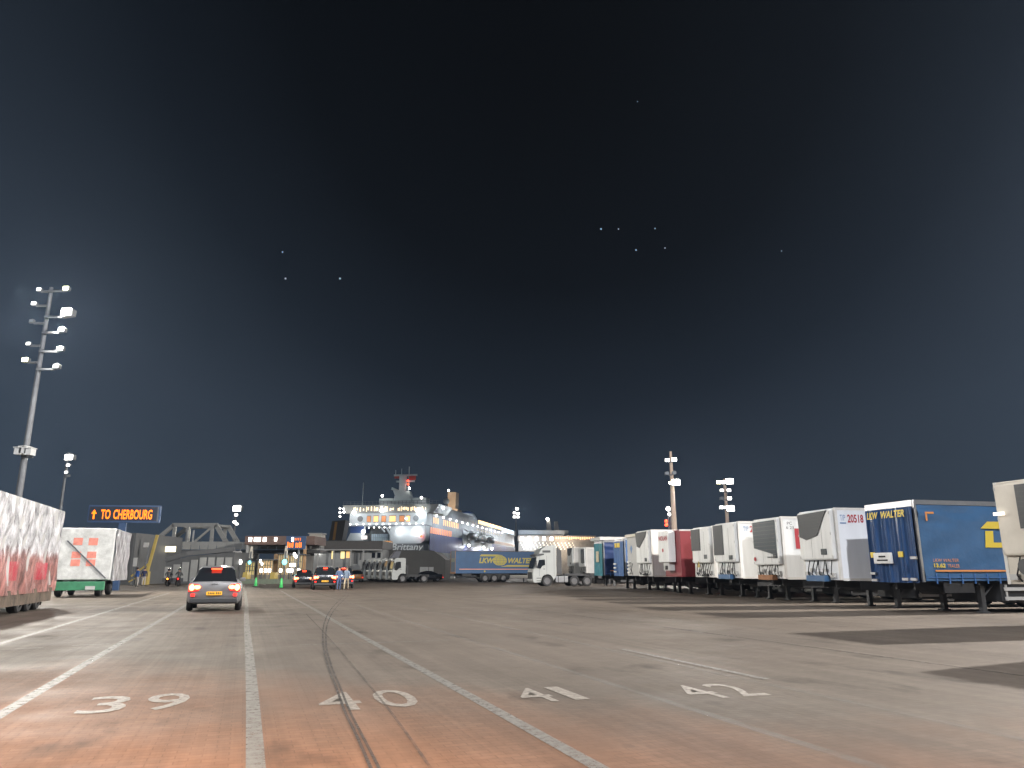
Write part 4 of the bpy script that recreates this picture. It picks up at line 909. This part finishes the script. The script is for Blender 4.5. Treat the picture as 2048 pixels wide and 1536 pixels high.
# booth canopy
Y = 98
t = thing('booth_canopy', (0, Y, 0), 0, 'long check in canopy with bright square lamps under the roadway', 'canopy')
x0_, x1_ = xx(488, Y), xx(628, Y)
MB().box(x0_, x1_, 0, 6, zz(1086, Y)-.2, zz(1072, Y)).build('roof', mat('canopy_brown', (.12, .075, .06), .6, var=.15), t)
for px in (499, 510, 516.5, 528): MB().box(xx(px, Y)-.19, xx(px, Y)+.19, -.1, -.02, zz(1083, Y), zz(1075, Y)).build('square_lamp', lampd, t)
MB().box(xx(550, Y)-.15, xx(550, Y)+.15, -.1, -.02, zz(1082, Y), zz(1075, Y)).build('square_lamp', lampd, t)
for px in (466, 477): 
    pass
tanc = mat('tan_column', (.45, .28, .15), .6, var=.1)
MB().box(xx(549, Y), xx(557, Y), 0, .8, 0, zz(1108, Y)).build('support_column', tanc, t)
MB().box(xx(607, Y), xx(611, Y), 0, .6, 0, zz(1090, Y)).build('support_column', tanc, t)
MB().box(xx(492, Y), xx(496, Y), 0, .6, 0, zz(1090, Y)).build('support_column', gs, t)
sgn = thing('message_sign', (xx(571, 95), 95, 0), 0, 'small orange lit message sign hanging over the booths', 'sign')
w = xx(610, 95) - xx(571, 95); MB().box(0, w, 0, .3, zz(1098, 95), zz(1072, 95)).build('housing', fr_, sgn)
MB().box(w*.6, w*.7, .31, .5, 0, zz(1072, 95)).build('post', steel, sgn)
q = MB()
for x in [w*(.08 + .085*i) for i in range(9)]: 
    if abs(x - w*.42) > .08: q.box(x, x+.10, -.02, -.004, zz(1095, 95), zz(1083, 95) - random.uniform(0, .2))
for x in [w*(.45 + .09*i) for i in range(4)]: q.box(x, x+.06, -.02, -.004, zz(1081, 95), zz(1076, 95))
q.build('led_rows', ledo, sgn)
MB().box(w*.28, w*.38, -.03, -.004, zz(1083, 95), zz(1075, 95)).build('white_led_block', lampd, sgn)
bi = emis('booth_interior', (1, .72, .34), .10); bframe = mat('booth_frame', (.25, .22, .16), .5, var=.2)
def booth(px0, px1, ytop, Y, lab, glow):
    t = thing('check_in_booth', (xx(px0, Y), Y, 0), 0, lab, 'booth', 'check in booths under the canopy'); w = xx(px1, Y) - xx(px0, Y); h_ = zz(ytop, Y)
    MB().box(0, w, 0, 2.5, 0, 1.0).build('lower_wall', bframe, t); MB().box(-.2, w+.2, -.3, 2.8, h_-.15, h_).build('roof', gd, t)
    q = MB()
    for i in range(7): x = w*i/6; q.box(x-.04, x+.04, -.02, .06, 1.0, h_-.15)
    for z in (1.0 + (h_-1.15)*.33, 1.0 + (h_-1.15)*.66): q.box(0, w, -.03, .05, z-.03, z+.03)
    q.build('window_frame', bframe, t); MB().box(.05, w-.05, .1, .2, 1.0, h_-.16).build('lit_window', glow, t); return t
booth(484, 512, 1122, 96, 'low booth with dim yellow glow at the left end of the canopy', emis('booth_dim', (1, .8, .3), .05))
booth(518, 548, 1118, 96, 'booth with brown lit grid windows left of the tan column', emis('booth_brown', (1, .7, .35), .06))
booth(558, 580, 1106, 97, 'tall yellow lit booth immediately right of the tan column', bi)
booth(582, 606, 1108, 97, 'tall lit booth with the brightest windows, at the right end of the canopy', emis('booth_bright', (1, .78, .42), .16))
for i, (px, py, r_) in enumerate(((481,1124,.2),(478,1119,.15),(521,1122,.14),(524,1128,.12),(589,1109,.17),(592,1113,.16))):
    b_ = W(px, py, 94); t = thing('lane_lamp', (b_.x, 94, 0), 0, ['white lamp on a post at the left booth', 'small white lamp left of the first booth', 'upper small white lamp before the brown booth', 'lower small white lamp before the brown booth', 'white lamp high before the right booths', 'second white lamp high before the right booths'][i], 'lamp', 'lamps on posts at the booths')
    MB().ball((0, 0, b_.z), r_, 8, (1, 1, 1.5)).build('lamp', lampd, t); MB().box(-.04, .04, .05, .12, 0, b_.z).build('post', steel, t)
for i, px in enumerate((522, 531, 538.5, 561, 576, 583, 582, 588, 597)):
    py = 1141 if i not in (6, 7) else 1130
    b_ = W(px, py, 93); t = thing('booth_light_box', (b_.x, 93, 0), 0, ['leftmost of three square white light boxes low at the booths', 'middle of three square white light boxes low at the booths', 'rightmost of three square white light boxes low at the booths', 'white light box at the foot of the tan column', 'white light box right of the teal signal, low down', 'white light box low, one step right of the one by the teal signal',
        'upper white light box left of its pair at the right booth', 'upper white light box right of its pair at the right booth', 'lone white light box at the right end of the booths'][i], 'light box', 'light boxes at the booths')
    MB().box(-.16, .16, 0, .12, b_.z-.2, b_.z+.2).build('lit_face', lampd, t, bevel=.04); MB().box(-.05, .05, .13, .2, 0, b_.z+.2).build('post', steel, t)
for i, (px, py) in enumerate(((499, 1125), (569, 1124))):
    b_ = W(px, py, 92.5); t = thing('lane_signal', (b_.x, 92.5, 0), 0, ['dim teal lane signal on a pole, left one', 'bright teal lane signal right of the tan column'][i], 'signal', 'teal lane signals')
    MB().ball((0, 0, b_.z), .3 if i else .18, 12, (1, .4, 1.1)).build('signal_lens', tealm, t, smooth=True); MB().box(-.06, .06, .2, .3, 0, b_.z + 1.3).build('pole', steel, t)
    MB().prism([(-.25, b_.z+.5), (.25, b_.z+.5), (.12, b_.z+1.9), (-.1, b_.z+1.9)], .31, .4, 'y').build('back_board', cream, t)
b_ = W(471, 1150, 96); t = thing('silo_tank', (b_.x, 96, 0), 0, 'pale cylindrical tank right behind the silver car', 'tank')
MB().cyl((0, 0, 0), (0, 0, zz(1103, 96)), .55, n=16).build('tank_body', lgrey, t); q = MB().tube([(-.3, 0, zz(1103, 96)), (-.3, 0, zz(1098, 96)), (.3, 0, zz(1098, 96)), (.3, 0, zz(1103, 96))], .05); q.build('top_pipes', steel, t)
for i, (px, c_) in enumerate(((489, yelp), (544, yelp))):
    b_ = W(px, 1160, 90); t = thing('lane_barrier', (b_.x, 90, 0), 0, ['yellow barrier block behind the silver car, left one', 'yellow barrier block left of the tan column'][i], 'barrier', 'yellow barriers at the booths')
    MB().prism([(-.5, 0), (.5, 0), (.32, .35), (.25, 1.3), (-.25, 1.3), (-.32, .35)], 0, 1.2, 'y').build('block', yelp, t, bevel=.03)
MB_ = MB().box(xx(478, 89), xx(620, 89), 89, 89.5, 0, .55); tag(MB_.build('low_kerb_wall', mat('kerb_green', (.16, .19, .14), .7, var=.2)), 'low greenish grey kerb wall in front of the booths', 'wall')
for i, (px, py) in enumerate(((511, 1173), (562, 1176))):
    b_ = G(px, py); t = thing('marker_cone', b_, 0, ['green lane marker cone nearest the silver car', 'green lane marker cone nearest the queuing cars'][i], 'cone', 'green marker cones')
    q = MB(); q.cyl((0,0,.04), (0,0,.85), .16, .06, n=12); q.build('cone', greenm, t, smooth=True); MB().box(-.22, .22, -.22, .22, 0, .04).build('base', black, t)

# terminal building
Y = 118; t = thing('terminal_building', (0, Y, 0), 0, 'low grey flat roofed office with yellow lit windows behind the queue', 'building')
tw = mat('office_wall', (.33, .34, .335), .6, var=.08, vs=.6)
xa, xb = xx(618, Y), xx(766, Y); zr = zz(1099, Y)
MB().box(xa, xb, 0, 9, 0, zr).build('wall', tw, t)
MB().box(xx(652, Y), xb+.1, -1.2, 9, zr, zz(1082, Y)).build('roof', mat('roof_fascia', (.085, .08, .075), .6, var=.1), t)
MB().box(xa-.2, xx(652, Y)-.01, -.5, 9, zr, zr+.25).build('side_roof', lgrey, t)
MB().box(xx(640, Y), xb, -1.25, -1.05, zr-.16, zr-.01).build('fascia_strip', lgrey, t)
wy = emis('window_yellow', (1, .8, .35), 1.0)
def win(p0, p1, y0, y1, m):
    f = MB().box(xx(p0, Y)-.06, xx(p1, Y)+.06, -.06, -.002, zz(y1, Y)-.06, zz(y0, Y)+.06).build('window', lgrey, t)
    MB().box(xx(p0, Y), xx(p1, Y), -.07, -.062, zz(y1, Y), zz(y0, Y)).build('pane', m, f)
win(682, 690, 1103, 1117, wy); win(693, 700, 1103, 1116, warm); win(664, 667, 1102, 1118, wy); win(744, 751, 1105, 1116, glassm); win(755, 762, 1105, 1116, glassm)
win(708, 716, 1105, 1128, gd); win(720, 724, 1105, 1120, gd)
for px in (640, 705, 730, 671): MB().box(xx(px, Y)-.09, xx(px, Y)+.09, -1.2, -1.0, 0, zr-.17).build('post', lgrey, t)
bb = MB().box(xx(738, Y), xx(764, Y), -.6, -.5, zz(1130, Y), zz(1118, Y)).build('notice_panel', lgrey, t)
MB().box(xx(618, Y), xx(625, Y), -.12, -.002, 0, zr-.2).build('wall_panel', lgrey, t)
MB().ball((xx(638, Y), -.2, zz(1105, Y)), .16, 8).build('wall_lamp', lampw, t)
# wood and cream cabin behind the roadway
b_ = W(618, 1080, 125); t = thing('roof_cabin', (b_.x, 125, 0), 0, 'small cream cabin seen above the roadway left of the dark striped tower', 'building')
MB().box(0, 1.9, 0, 3, 0, zz(1068, 125)).build('wall', cream, t); MB().box(-.2, 2.1, -.2, 3.2, zz(1068, 125), zz(1066, 125)).build('roof', lgrey, t)
# ramp shed
Y = 124; t = thing('ramp_shed', (0, Y, 0), 0, 'large plain dark grey shed with a sloping right shoulder, behind the dark saloon', 'building')
q = MB(); q.prism([(xx(772, Y), 0), (xx(891, Y), 0), (xx(891, Y), zz(1119, Y)), (xx(868, Y), zz(1102, Y)), (xx(862, Y), zz(1101, Y)), (xx(772, Y), zz(1100, Y))], 0, 14, 'y'); q.build('wall', mat('shed_grey', (.095, .092, .085), .7, var=.12, vs=.5), t)
MB().box(xx(841, Y), xx(868, Y), -.1, -.01, zz(1146, Y), zz(1134, Y)).build('door_panel', lgrey, t); MB().box(xx(858, Y), xx(859, Y), -.12, -.101, zz(1146, Y), zz(1134, Y)).build('door_gap', dgrey, t)
q = MB(); q.bar((xx(868, Y), -.5, 1.0), (xx(879, Y), -.5, 1.0), .06); q.bar((xx(879, Y), -.5, 0), (xx(879, Y), -.5, 1.2), .06); q.build('railing', steel, t)
# scaffold tower
Y = 128; t = thing('scaffold_tower', (xx(772, Y), Y, 0), 0, 'orange lit lattice scaffold tower at the ferry stern', 'scaffold tower')
q = MB(); hT = zz(1082, Y); om = mat('scaffold_orange', (.5, .24, .07), .5)
for sx in (-.75, 0, .75):
    for sy in (0, 1.5): q.bar((sx, sy, 0), (sx, sy, hT), .10)
for k_ in range(8):
    z = hT * (k_ + 1) / 8; q.bar((-.75, 0, z), (.75, 0, z), .09); q.bar((-.75, 1.5, z), (.75, 1.5, z), .09); q.bar((-.75, 0, z), (.75, 0, z - hT/8), .06); q.bar((.75, 0, z), (-.75, 0, z - hT/8), .06)
q.build('lattice', om, t)
MB().ball((.1, -.3, zz(1093, Y)), .28, 10, (1, 1, 1.6)).build('lamp', lampw, t); light((xx(772, Y), Y - 1.2, zz(1095, Y)), .5, (1, .6, .3), .2)
# striped linkspan tower
Y = 205; t = thing('linkspan_tower', (0, Y, 0), 0, 'dark leaning tower with an orange stripe left of the ferry stern', 'tower')
q = MB(); q.prism([(xx(653, Y), 0), (xx(683, Y), 0), (xx(683, Y), zz(1080, Y)), (xx(688, Y), zz(1040, Y)), (xx(661, Y), zz(1042, Y)), (xx(656, Y), zz(1080, Y))], 0, 5, 'y'); q.build('tower_body', mat('tower_brown', (.09, .075, .06), .6, var=.2), t)
q = MB(); q.prism([(xx(664, Y), zz(1080, Y)), (xx(669, Y), zz(1080, Y)), (xx(672, Y), zz(1044, Y)), (xx(667, Y), zz(1044, Y))], -.1, -.01, 'y'); q.build('orange_stripe', mat('tower_orange', (.5, .25, .06), .6), t)

# ------------------------------------------------------------------ the ferry
SR = R(-9.7); S0 = Vector((-53.0, 240.5, -3))
ship = thing('ferry', S0, SR, 'large white and blue ferry moored stern to, lit by deck lamps', 'ferry')
hullw = mat('hull_white', (.6, .63, .65), .45, var=.12, vs=.15); hullg = mat('hull_grey', (.2, .205, .21), .5, var=.25, vs=.2, stretch=(1, 1, .3)); hullb = mat('hull_blue', (.05, .075, .26), .45, var=.3, vs=.3, stretch=(1, 1, .25))
hulls = mat('superstructure_side', (.34, .35, .36), .5, var=.2, vs=.2)
B = 26.8; LS = 204; o3 = 3.0        # local z = world z + 3
def Z(w_): return w_ + o3
def ZP(py, Y=241): return W(0, py, Y).z + o3
# lower hull with rounded stern corner
pts = [(1.2, 0), (B-3, 0), (B-.8, .9), (B, 3), (B, LS-30), (B*.5, LS), (0, LS-30), (0, 3)]
MB().prism(pts, 0, Z(9.6), 'z').build('hull', hullg, ship)
MB().box(B-.02, B+.06, 4, LS-32, Z(7.2), Z(13.0)).build('blue_band', hullb, ship)
MB().box(B-.02, B+.07, 4, LS-32, Z(5.4), Z(7.2)).build('pale_band', mat('hull_pale', (.33, .36, .38), .45, var=.4, vs=.4, stretch=(1, 1, .2)), ship)
# garage level: white bulge right, recess in the middle, white block left
zt1 = Z(15.0)
q = MB(); q.prism([(B-11.2, Z(9.6)), (B-1.6, Z(9.6)), (B-.3, Z(10.6)), (B+.0, Z(12)), (B+.0, zt1), (B-11.2, zt1)], .0, 20, 'y'); q.build('stern_quarter', hullw, ship)
q = MB(); q.prism([(.6, Z(9.6)), (6.0, Z(9.6)), (6.6, zt1-2.1), (2.2, zt1-2.1)], 0, 18, 'y'); q.build('stern_quarter', hullw, ship)
MB().box(2.0, 6.6, .2, 18, zt1-2.1, zt1).build('blue_stern_panel', mat('blue_stern', (.05, .09, .24), .45, var=.1), ship)
MB().box(6.6, B-11.2, 5.5, 18, Z(9.6), zt1).build('recess_wall', mat('recess', (.14, .14, .135), .6, var=.25, vs=.6), ship)
MB().box(8.8, 14.2, 1.0, 4, Z(10.4), Z(12.6)).build('control_cabin', mat('cabin_blue', (.45, .55, .62), .4, var=.2, vs=1), ship)
q = MB(); q.bar((15.4, .2, Z(9.6)), (15.4, .2, zt1), .5); q.bar((13.6, .2, zt1), (15.3, .2, Z(12.4)), .55); q.bar((11.8, .3, zt1), (13.4, .3, Z(13.2)), .4); q.bar((6.4, .3, Z(9.6)), (6.9, .3, zt1), .35); q.build('stern_braces', hullw, ship)
q = MB()
for i in range(10): q.bar((8.4 + i*.62, .7, Z(10.2)), (8.4 + i*.62, .7, Z(13.4)), .07)
for z in (10.4, 11.4, 12.7, 13.4): q.bar((8.2, .7, Z(z)), (14.4, .7, Z(z)), .07)
q.build('walkway_rails', steel, ship)
MB().box(.3, B+.05, -.25, 20, zt1, zt1+.35).build('deck_edge', mat('deck_edge', (.25, .27, .3), .5), ship)
# accommodation block with orange windows
MB().box(1.6, B, .3, LS-40, zt1+.35, Z(19.0)).build('superstructure', hullw, ship)
MB().box(B+.005, B+.05, 6.5, LS-40.2, zt1+.3, Z(19.1)).build('side_cladding', hulls, ship)
MB().box(B+.005, B+.052, 4, LS-40.2, Z(13.0), zt1+.3).build('side_cladding', hulls, ship)
for i, (x, w_) in enumerate(((7.4, 1.2), (9.6, 1.5), (12.2, 1.4), (14.8, 2.0), (18.0, 1.6), (20.3, 1.1))):
    f = MB().box(x-.1, x+w_+.1, .22, .29, Z(16.2), Z(18.3)).build('window', hullg, ship); MB().box(x, x+w_, .16, .215, Z(16.35), Z(18.1)).build('pane', warm if i % 2 else mat('window_dimmer', (.5, .2, .08), .5, emit=.35, ecol=(1, .4, .15)), f)
for x in (5.2, 23.4): MB().cyl((x, .25, Z(17.3)), (x, .05, Z(17.3)), .9, n=20).build('round_port', hullg, ship)
# bridge deck
q = MB(); q.prism([(0, Z(19.0)), (B+2.4, Z(19.0)), (B+4.2, Z(21.6)), (-.8, Z(21.6))], -.2, 16, 'y'); q.build('bridge_deck', mat('bridge_grey', (.3, .3, .28), .5, var=.15, vs=.3), ship)
q = MB(); random.seed(3)
for i in range(46):
    x = 3 + i * .52
    if random.random() < .72: q.box(x, x+random.uniform(.15, .4), -.3, -.21, Z(19.5+random.uniform(0, .5)), Z(20.6+random.uniform(-.2, .5)))
q.build('bridge_windows', emis('bridge_light', (1, .78, .5), 1.5), ship)
q = MB()
for i in range(26): x = -.6 + i*1.22; q.bar((x, -.1, Z(21.6)), (x, -.1, Z(22.7)), .08)
for z in (22.1, 22.7): q.bar((-.7, -.1, Z(z)), (B+4, -.1, Z(z)), .08)
q.build('top_rail', steel, ship)
q = MB()
for i in range(9): q.bar((B+1.0+i*.35, -.3, Z(19.0)), (B+1.6+i*.35, -.3, Z(21.5)), .1)
q.build('bridge_wing_slats', lgrey, ship)
def ball_lamp(x, y, z, r, m=lampm): MB().ball((x, y, z), r, 10).build('deck_lamp', m, ship)
for (px, py, r) in ((680,1017,.3),(680,1025,.32),(688,1024,.34),(680,1033,.3),(687,1018,.28),(708,1025,.62),(765,1021,.6),(839,1022,.5),(727,1063,.62),(800,1062,.62),(833,1062,.62),(766,992,.4),(848,997,.4),(816,1038,.3),(893,1018,.4)):
    p = W(px, py, 238); lp = Matrix.Rotation(-SR, 3, 'Z') @ (p - S0); ball_lamp(lp.x, min(-1.0, lp.y), lp.z, r)
for (px, py, e_) in ((708,1027,.5),(765,1024,.5),(839,1025,.5),(727,1064,.4),(800,1064,.28),(833,1064,.28)): light(W(px, py, 234.5), e_, (.86, .95, 1), .3)
p = W(847, 1073, 238); lp = Matrix.Rotation(-SR, 3, 'Z') @ (p - S0); ball_lamp(lp.x, -.6, lp.z, .4, redl)
p = W(728, 1075, 238); lp = Matrix.Rotation(-SR, 3, 'Z') @ (p - S0); MB().box(lp.x-.9, lp.x+.9, -1.2, -.8, lp.z-.5, lp.z+.5).build('lit_box', mat('lit_box', (.9, .75, .7), .5, emit=.9, ecol=(1, .85, .8)), ship)
# name on the stern
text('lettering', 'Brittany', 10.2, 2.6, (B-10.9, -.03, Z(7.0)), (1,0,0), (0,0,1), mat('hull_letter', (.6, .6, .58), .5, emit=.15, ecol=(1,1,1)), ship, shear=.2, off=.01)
# mast on the monkey island
MB().prism([(15.0, Z(21.6)), (21.5, Z(21.6)), (20.4, Z(24.6)), (15.6, Z(24.6))], 2, 6, 'y').build('radar_house', mat('mast_grey', (.7, .76, .75), .5, var=.1), ship)
for a, b_ in ((10.6, 15.0), (21.5, 26.0)): MB().box(a, b_, 2, 6, Z(21.6), Z(23.8)).build('deck_house', MATS['mast_grey'], ship)
q = MB(); q.prism([(15.4, Z(24.6)), (20.6, Z(24.6)), (20.2, Z(26.0)), (14.0, Z(26.6)), (14.2, Z(27.4)), (16.8, Z(27.4)), (17, Z(29.0)), (21.5, Z(29.2)), (21.8, Z(29.8)), (15.2, Z(29.8)), (14.8, Z(29.2)), (15.6, Z(28.6)), (15.6, Z(27.6)), (13.0, Z(27.0)), (13.2, Z(25.6))][:5], 3, 5, 'y')
q.box(16.6, 18.6, 3, 5, Z(26), Z(31)); q.box(14.6, 22.2, 3.5, 4.5, Z(31.0), Z(31.5)); q.box(15.4, 21.4, 3.5, 4.3, Z(29.0), Z(29.5)); q.bar((19.5, 4, Z(26)), (19.5, 4, Z(34)), .22); q.bar((17, 4, Z(31)), (17, 4, Z(33.4)), .16); q.bar((21.4, 4, Z(29)), (21.4, 4, Z(31)), .16)
q.bar((15, 4, Z(31)), (15, 4, Z(33)), .12); q.build('signal_mast', MATS['mast_grey'], ship); MB().bar((4.6, 3, Z(21.6)), (4.6, 3, Z(29)), .14).build('antenna', MATS['mast_grey'], ship)
q = MB(); q.box(14.9, 17, 3.3, 3.45, Z(30.2), Z(30.9)); q.box(19.7, 22, 3.3, 3.45, Z(29.6), Z(30.9)); q.build('red_flag', mat('flag_red', (.5, .08, .06), .6), ship)
for (x, z, m_) in ((19.6, 29.3, redl), (19.7, 28.2, redl), (20.2, 26.9, lampw)): MB().ball((x, 2.6, Z(z)), .3, 8).build('mast_lamp', m_, ship)
light(ship.matrix_world @ Vector((0, 0, 0)) + S0 + Matrix.Rotation(SR, 3, 'Z') @ Vector((19, -1, Z(25))), .5, (.85, 1, .95), .3)
# side: windows, lifeboats, funnel
def sx(px): k_ = (px - 1024) / 1546; return (236*k_ + 27) / (.1685 - .9857*k_) + 0
q = MB()
for i in range(14):
    y = 8 + i * 2.5
    if i not in (3, 4): q.box(B+.055, B+.1, y, y+1.0, Z(16.2), Z(18.1))
q.build('side_windows', warm, ship)
q = MB()
for i in range(12): y = 5 + i*2.3; q.box(B+.06, B+.1, y, y+1.1, Z(12.9), Z(14.8))
q.build('side_windows', warm2, ship)
q = MB()
for i in range(22): y = 40 + i * 4.2; q.box(B+.06, B+.1, y, y+1.6, Z(19.35 - .0), Z(20.4)) if i < 8 else q.box(B+.06, B+.1, y, y+1.0, Z(17.2), Z(17.9))
q.build('side_windows', mat('window_faint', (.4, .3, .2), .5, emit=.25, ecol=(1, .7, .4)), ship)
q = MB()
for i in range(26): y = 112 + i*2.1; q.box(B+.06, B+.1, y, y+.7, Z(13.4), Z(14.6))
q.build('side_windows', mat('window_brown', (.4, .2, .1), .5, emit=.3, ecol=(1, .45, .15)), ship)
MB().prism([(0, 14), (B+.1, 14), (B+.1, LS-36), (B*.5, LS-8), (0, LS-36)], Z(19.0), Z(21.4), 'z').build('upper_deck', hulls, ship)
q = MB()
for i in range(30): y = 76 + i * 1.75; q.box(B+.12, B+.22, y, y+.95, Z(20.1), Z(21.5))
q.build('deck_lights', emis('deck_warm', (1, .72, .4), 2.2), ship)
q = MB()
for i in range(20): y = 129 + i * 1.7; q.box(B+.12, B+.22, min(y, LS-37), min(y, LS-37)+.9, Z(19.4), Z(21.4))
q.build('deck_lights', coolw, ship)
MB().box(10, B-.6, 16, 70, Z(21.4), Z(22.6)).build('deck_house', lgrey, ship)
rs = MB().box(B+.1, B+.25, 48, 104, Z(10.5), Z(16.6)).build('lifeboat_recess', mat('recess_pale', (.40, .43, .45), .5, var=.45, vs=.5), ship)
for y in (56, 74, 92):
    b2 = MB().ball((B+2.0, y, Z(13.9)), 1.5, 14, (1, 4.6, 1.0)).build('lifeboat', mat('lifeboat_grey', (.2, .2, .19), .5), ship, smooth=True)
    MB().box(B+.9, B+3.2, y-5, y+5, Z(13.8), Z(13.98)).build('orange_stripe', mat('boat_orange', (.5, .15, .06), .5), b2)
    [MB().bar((B+.3, y+e_, Z(16.4)), (B+2.2, y+e_, Z(15.4)), .3).build('davit', white, ship) for e_ in (-6, 6)]
for y in (52.6, 79.5, 97):
    ball_lamp(B+1.6, y, Z(10.6), .5); w_ = Matrix.Rotation(SR, 3, 'Z') @ Vector((B+1.7, y, Z(10.2))) + S0; light(w_, 1.6, (.9, .95, 1), .25)
for y_2, e_ in ((14, 2.2), (34, 2.0), (66, 3.0), (104, 3.5), (134, 3.5)):
    w_ = Matrix.Rotation(SR, 3, 'Z') @ Vector((B+7, y_2, Z(17))) + S0; light(w_, e_, (.85, .93, 1), .4)  # unseen lamps added off the ship's side to brighten it
for y_2 in list(range(10, 136, 9)): ball_lamp(B+.5, y_2, Z(18.7), .26)
for i in range(12): ball_lamp(2.2 + i * 2.15, -.5, Z(15.6), .17)
for i in range(5): ball_lamp(8 + i * 1.7, .6, Z(14.6), .2, lampd)
fn = MB().prism([(18.4, 58), (21.6, 58), (21.6, 63), (18.4, 63)], Z(21.4), Z(31.2), 'z').build('funnel', mat('funnel_tan', (.45, .33, .22), .6, var=.1, vs=.5), ship)
MB().box(17.2, 22.6, 57, 64, Z(21.4), Z(24.6)).build('funnel_base', MATS['funnel_tan'], ship); ball_lamp(18.9, 57.2, Z(31.8), .4)
light(Matrix.Rotation(SR, 3, 'Z') @ Vector((22, 50, Z(24))) + S0, 3, (1, .85, .7), .3)
MB().ball((18.5, 92, Z(21.6)), 4.2, 16, (1, 1.8, 1.15)).build('blue_white_funnel', mat('funnel_white', (.6, .66, .7), .45), ship, smooth=True)
MB().ball((18.5, 92, Z(23.6)), 3.3, 16, (1, 1.8, .9)).build('blue_funnel_cap', mat('funnel_blue', (.04, .10, .32), .45), ship, smooth=True)
light(Matrix.Rotation(SR, 3, 'Z') @ Vector((24.5, 82, Z(23))) + S0, 2.2, (.9, .95, 1), .3)
q = MB(); q.cyl((24.4, 33, Z(21.4)), (24.4, 33, Z(24.4)), .25, n=8); q.ball((24.4, 33, Z(25.4)), 1.15, 12); q.build('radome', lgrey, ship, smooth=True)
# second ferry, farther off on the right
Y = 430; s2 = thing('ferry', (xx(1037, Y), Y, -3), R(4), 'distant pale ferry with twin funnels behind the far blue trailer', 'ferry')
def Z2(py): return zz(py, Y) + 3
MB().prism([(0, 0), (80, 0), (80, 22), (0, 22)], 0, Z2(1083), 'z').build('hull', mat('hull2', (.36, .34, .31), .5, var=.3, vs=.3), s2)
MB().box(-.5, 44, -.4, 22, Z2(1083), Z2(1071)).build('upper_deck', mat('deck2', (.42, .38, .34), .5, var=.3, vs=.4), s2)
MB().prism([(0, 1), (26, 1), (29, 4), (29, 20), (0, 20)], Z2(1071), Z2(1060), 'z').build('deck_house', mat('house2', (.30, .34, .38), .5, var=.2, vs=.3), s2)
q = MB(); random.seed(5)
for i in range(5): q.box(1 + i*4.2, 2.6 + i*4.2, -.6, -.45, Z2(1081), Z2(1074))
q.build('deck_lights', lampd, s2)
q = MB()
for i in range(18): x = 21 + i*1.25; q.box(x, x+.6, -.6, -.45, Z2(1079 - random.uniform(0, 2)), Z2(1074))
q.build('deck_lights', emis('deck2_warm', (1, .6, .3), 2.4), s2)
q = MB()
for j in range(4):
    for i in range(15): x = 1 + i*2.1 + j*.6; q.box(x, x+.4, -.08, -.01, Z2(1087+j*4), Z2(1085+j*4))
q.build('small_windows', emis('dots2', (1, .95, .85), 1.2), s2)
for px, yt in ((1101, 1037), (1117, 1041)):
    x = xx(px, Y) - xx(1037, Y); fo = MB().prism([(x-1.0, Z2(1070)), (x+2.2, Z2(1070)), (x+1.0, Z2(yt)), (x-.8, Z2(yt))], 8, 11, 'y').build('funnel', mat('funnel2', (.36, .34, .32), .5, var=.1), s2)
MB().ball((xx(1099, Y) - xx(1037, Y), 7, Z2(1036)), .8, 8).build('mast_lamp', lampw, s2)
q = MB()
for i in range(6): q.bar((3 + i*1.5, 4, Z2(1060)), (1.2 + i*1.5, 4, Z2(1054)), .25)
q.build('davits', gd, s2)
light((xx(1060, Y), Y-8, 16), 8, (.9, .95, 1), .5); light((xx(1130, Y), Y-8, 16), 8, (1, .8, .6), .5)

# ------------------------------------------------------------------ stars
for i, (px, py, r, lab) in enumerate(((565, 504, 1.5, 'pale star, uppermost of three stars above the ferry'), (571, 557, 1.7, 'bright star lower left of three above the ferry'), (680, 557, 1.9, 'bright star lower right of three above the ferry'),
        (1202, 458, 1.7, 'brightest star, leftmost of the upper row of three'), (1237, 458, 1.3, 'star in the middle of the upper row of three'), (1310, 457, 1.2, 'faint star at the right end of the upper row'), (1272, 500, 1.6, 'bluish star below the upper row of three'),
        (1330, 496, 1.2, 'faint star lowest right below the upper row'), (1563, 502, .9, 'very faint star alone far to the right'), (1275, 203, .9, 'tiny star alone near the top of the sky'))):
    p = W(px, py, 5400); o = MB().ball((0, 0, 0), r * 4.2, 8).build('star', emis('star_glow_%d' % (i % 3), ((.55, .75, 1), (.8, .85, 1), (.6, .8, .95))[i % 3], .55), loc=p); tag(o, lab, 'star', 'stars in the sky')

# ------------------------------------------------------------------ thin haze added to make a glow round the lamps
hm = bpy.data.materials.new('haze'); hm.use_nodes = True; t_ = hm.node_tree; t_.nodes.clear()
pv = t_.nodes.new('ShaderNodeVolumePrincipled'); ho_ = t_.nodes.new('ShaderNodeOutputMaterial'); t_.links.new(pv.outputs[0], ho_.inputs['Volume'])
pv.inputs['Color'].default_value = (.52, .70, 1, 1); pv.inputs['Density'].default_value = .0001; pv.inputs['Anisotropy'].default_value = .5
hz_ = MB().box(-3100, 3100, -100, 5100, -5, 62).build('haze', hm); tag(hz_, kind='stuff')
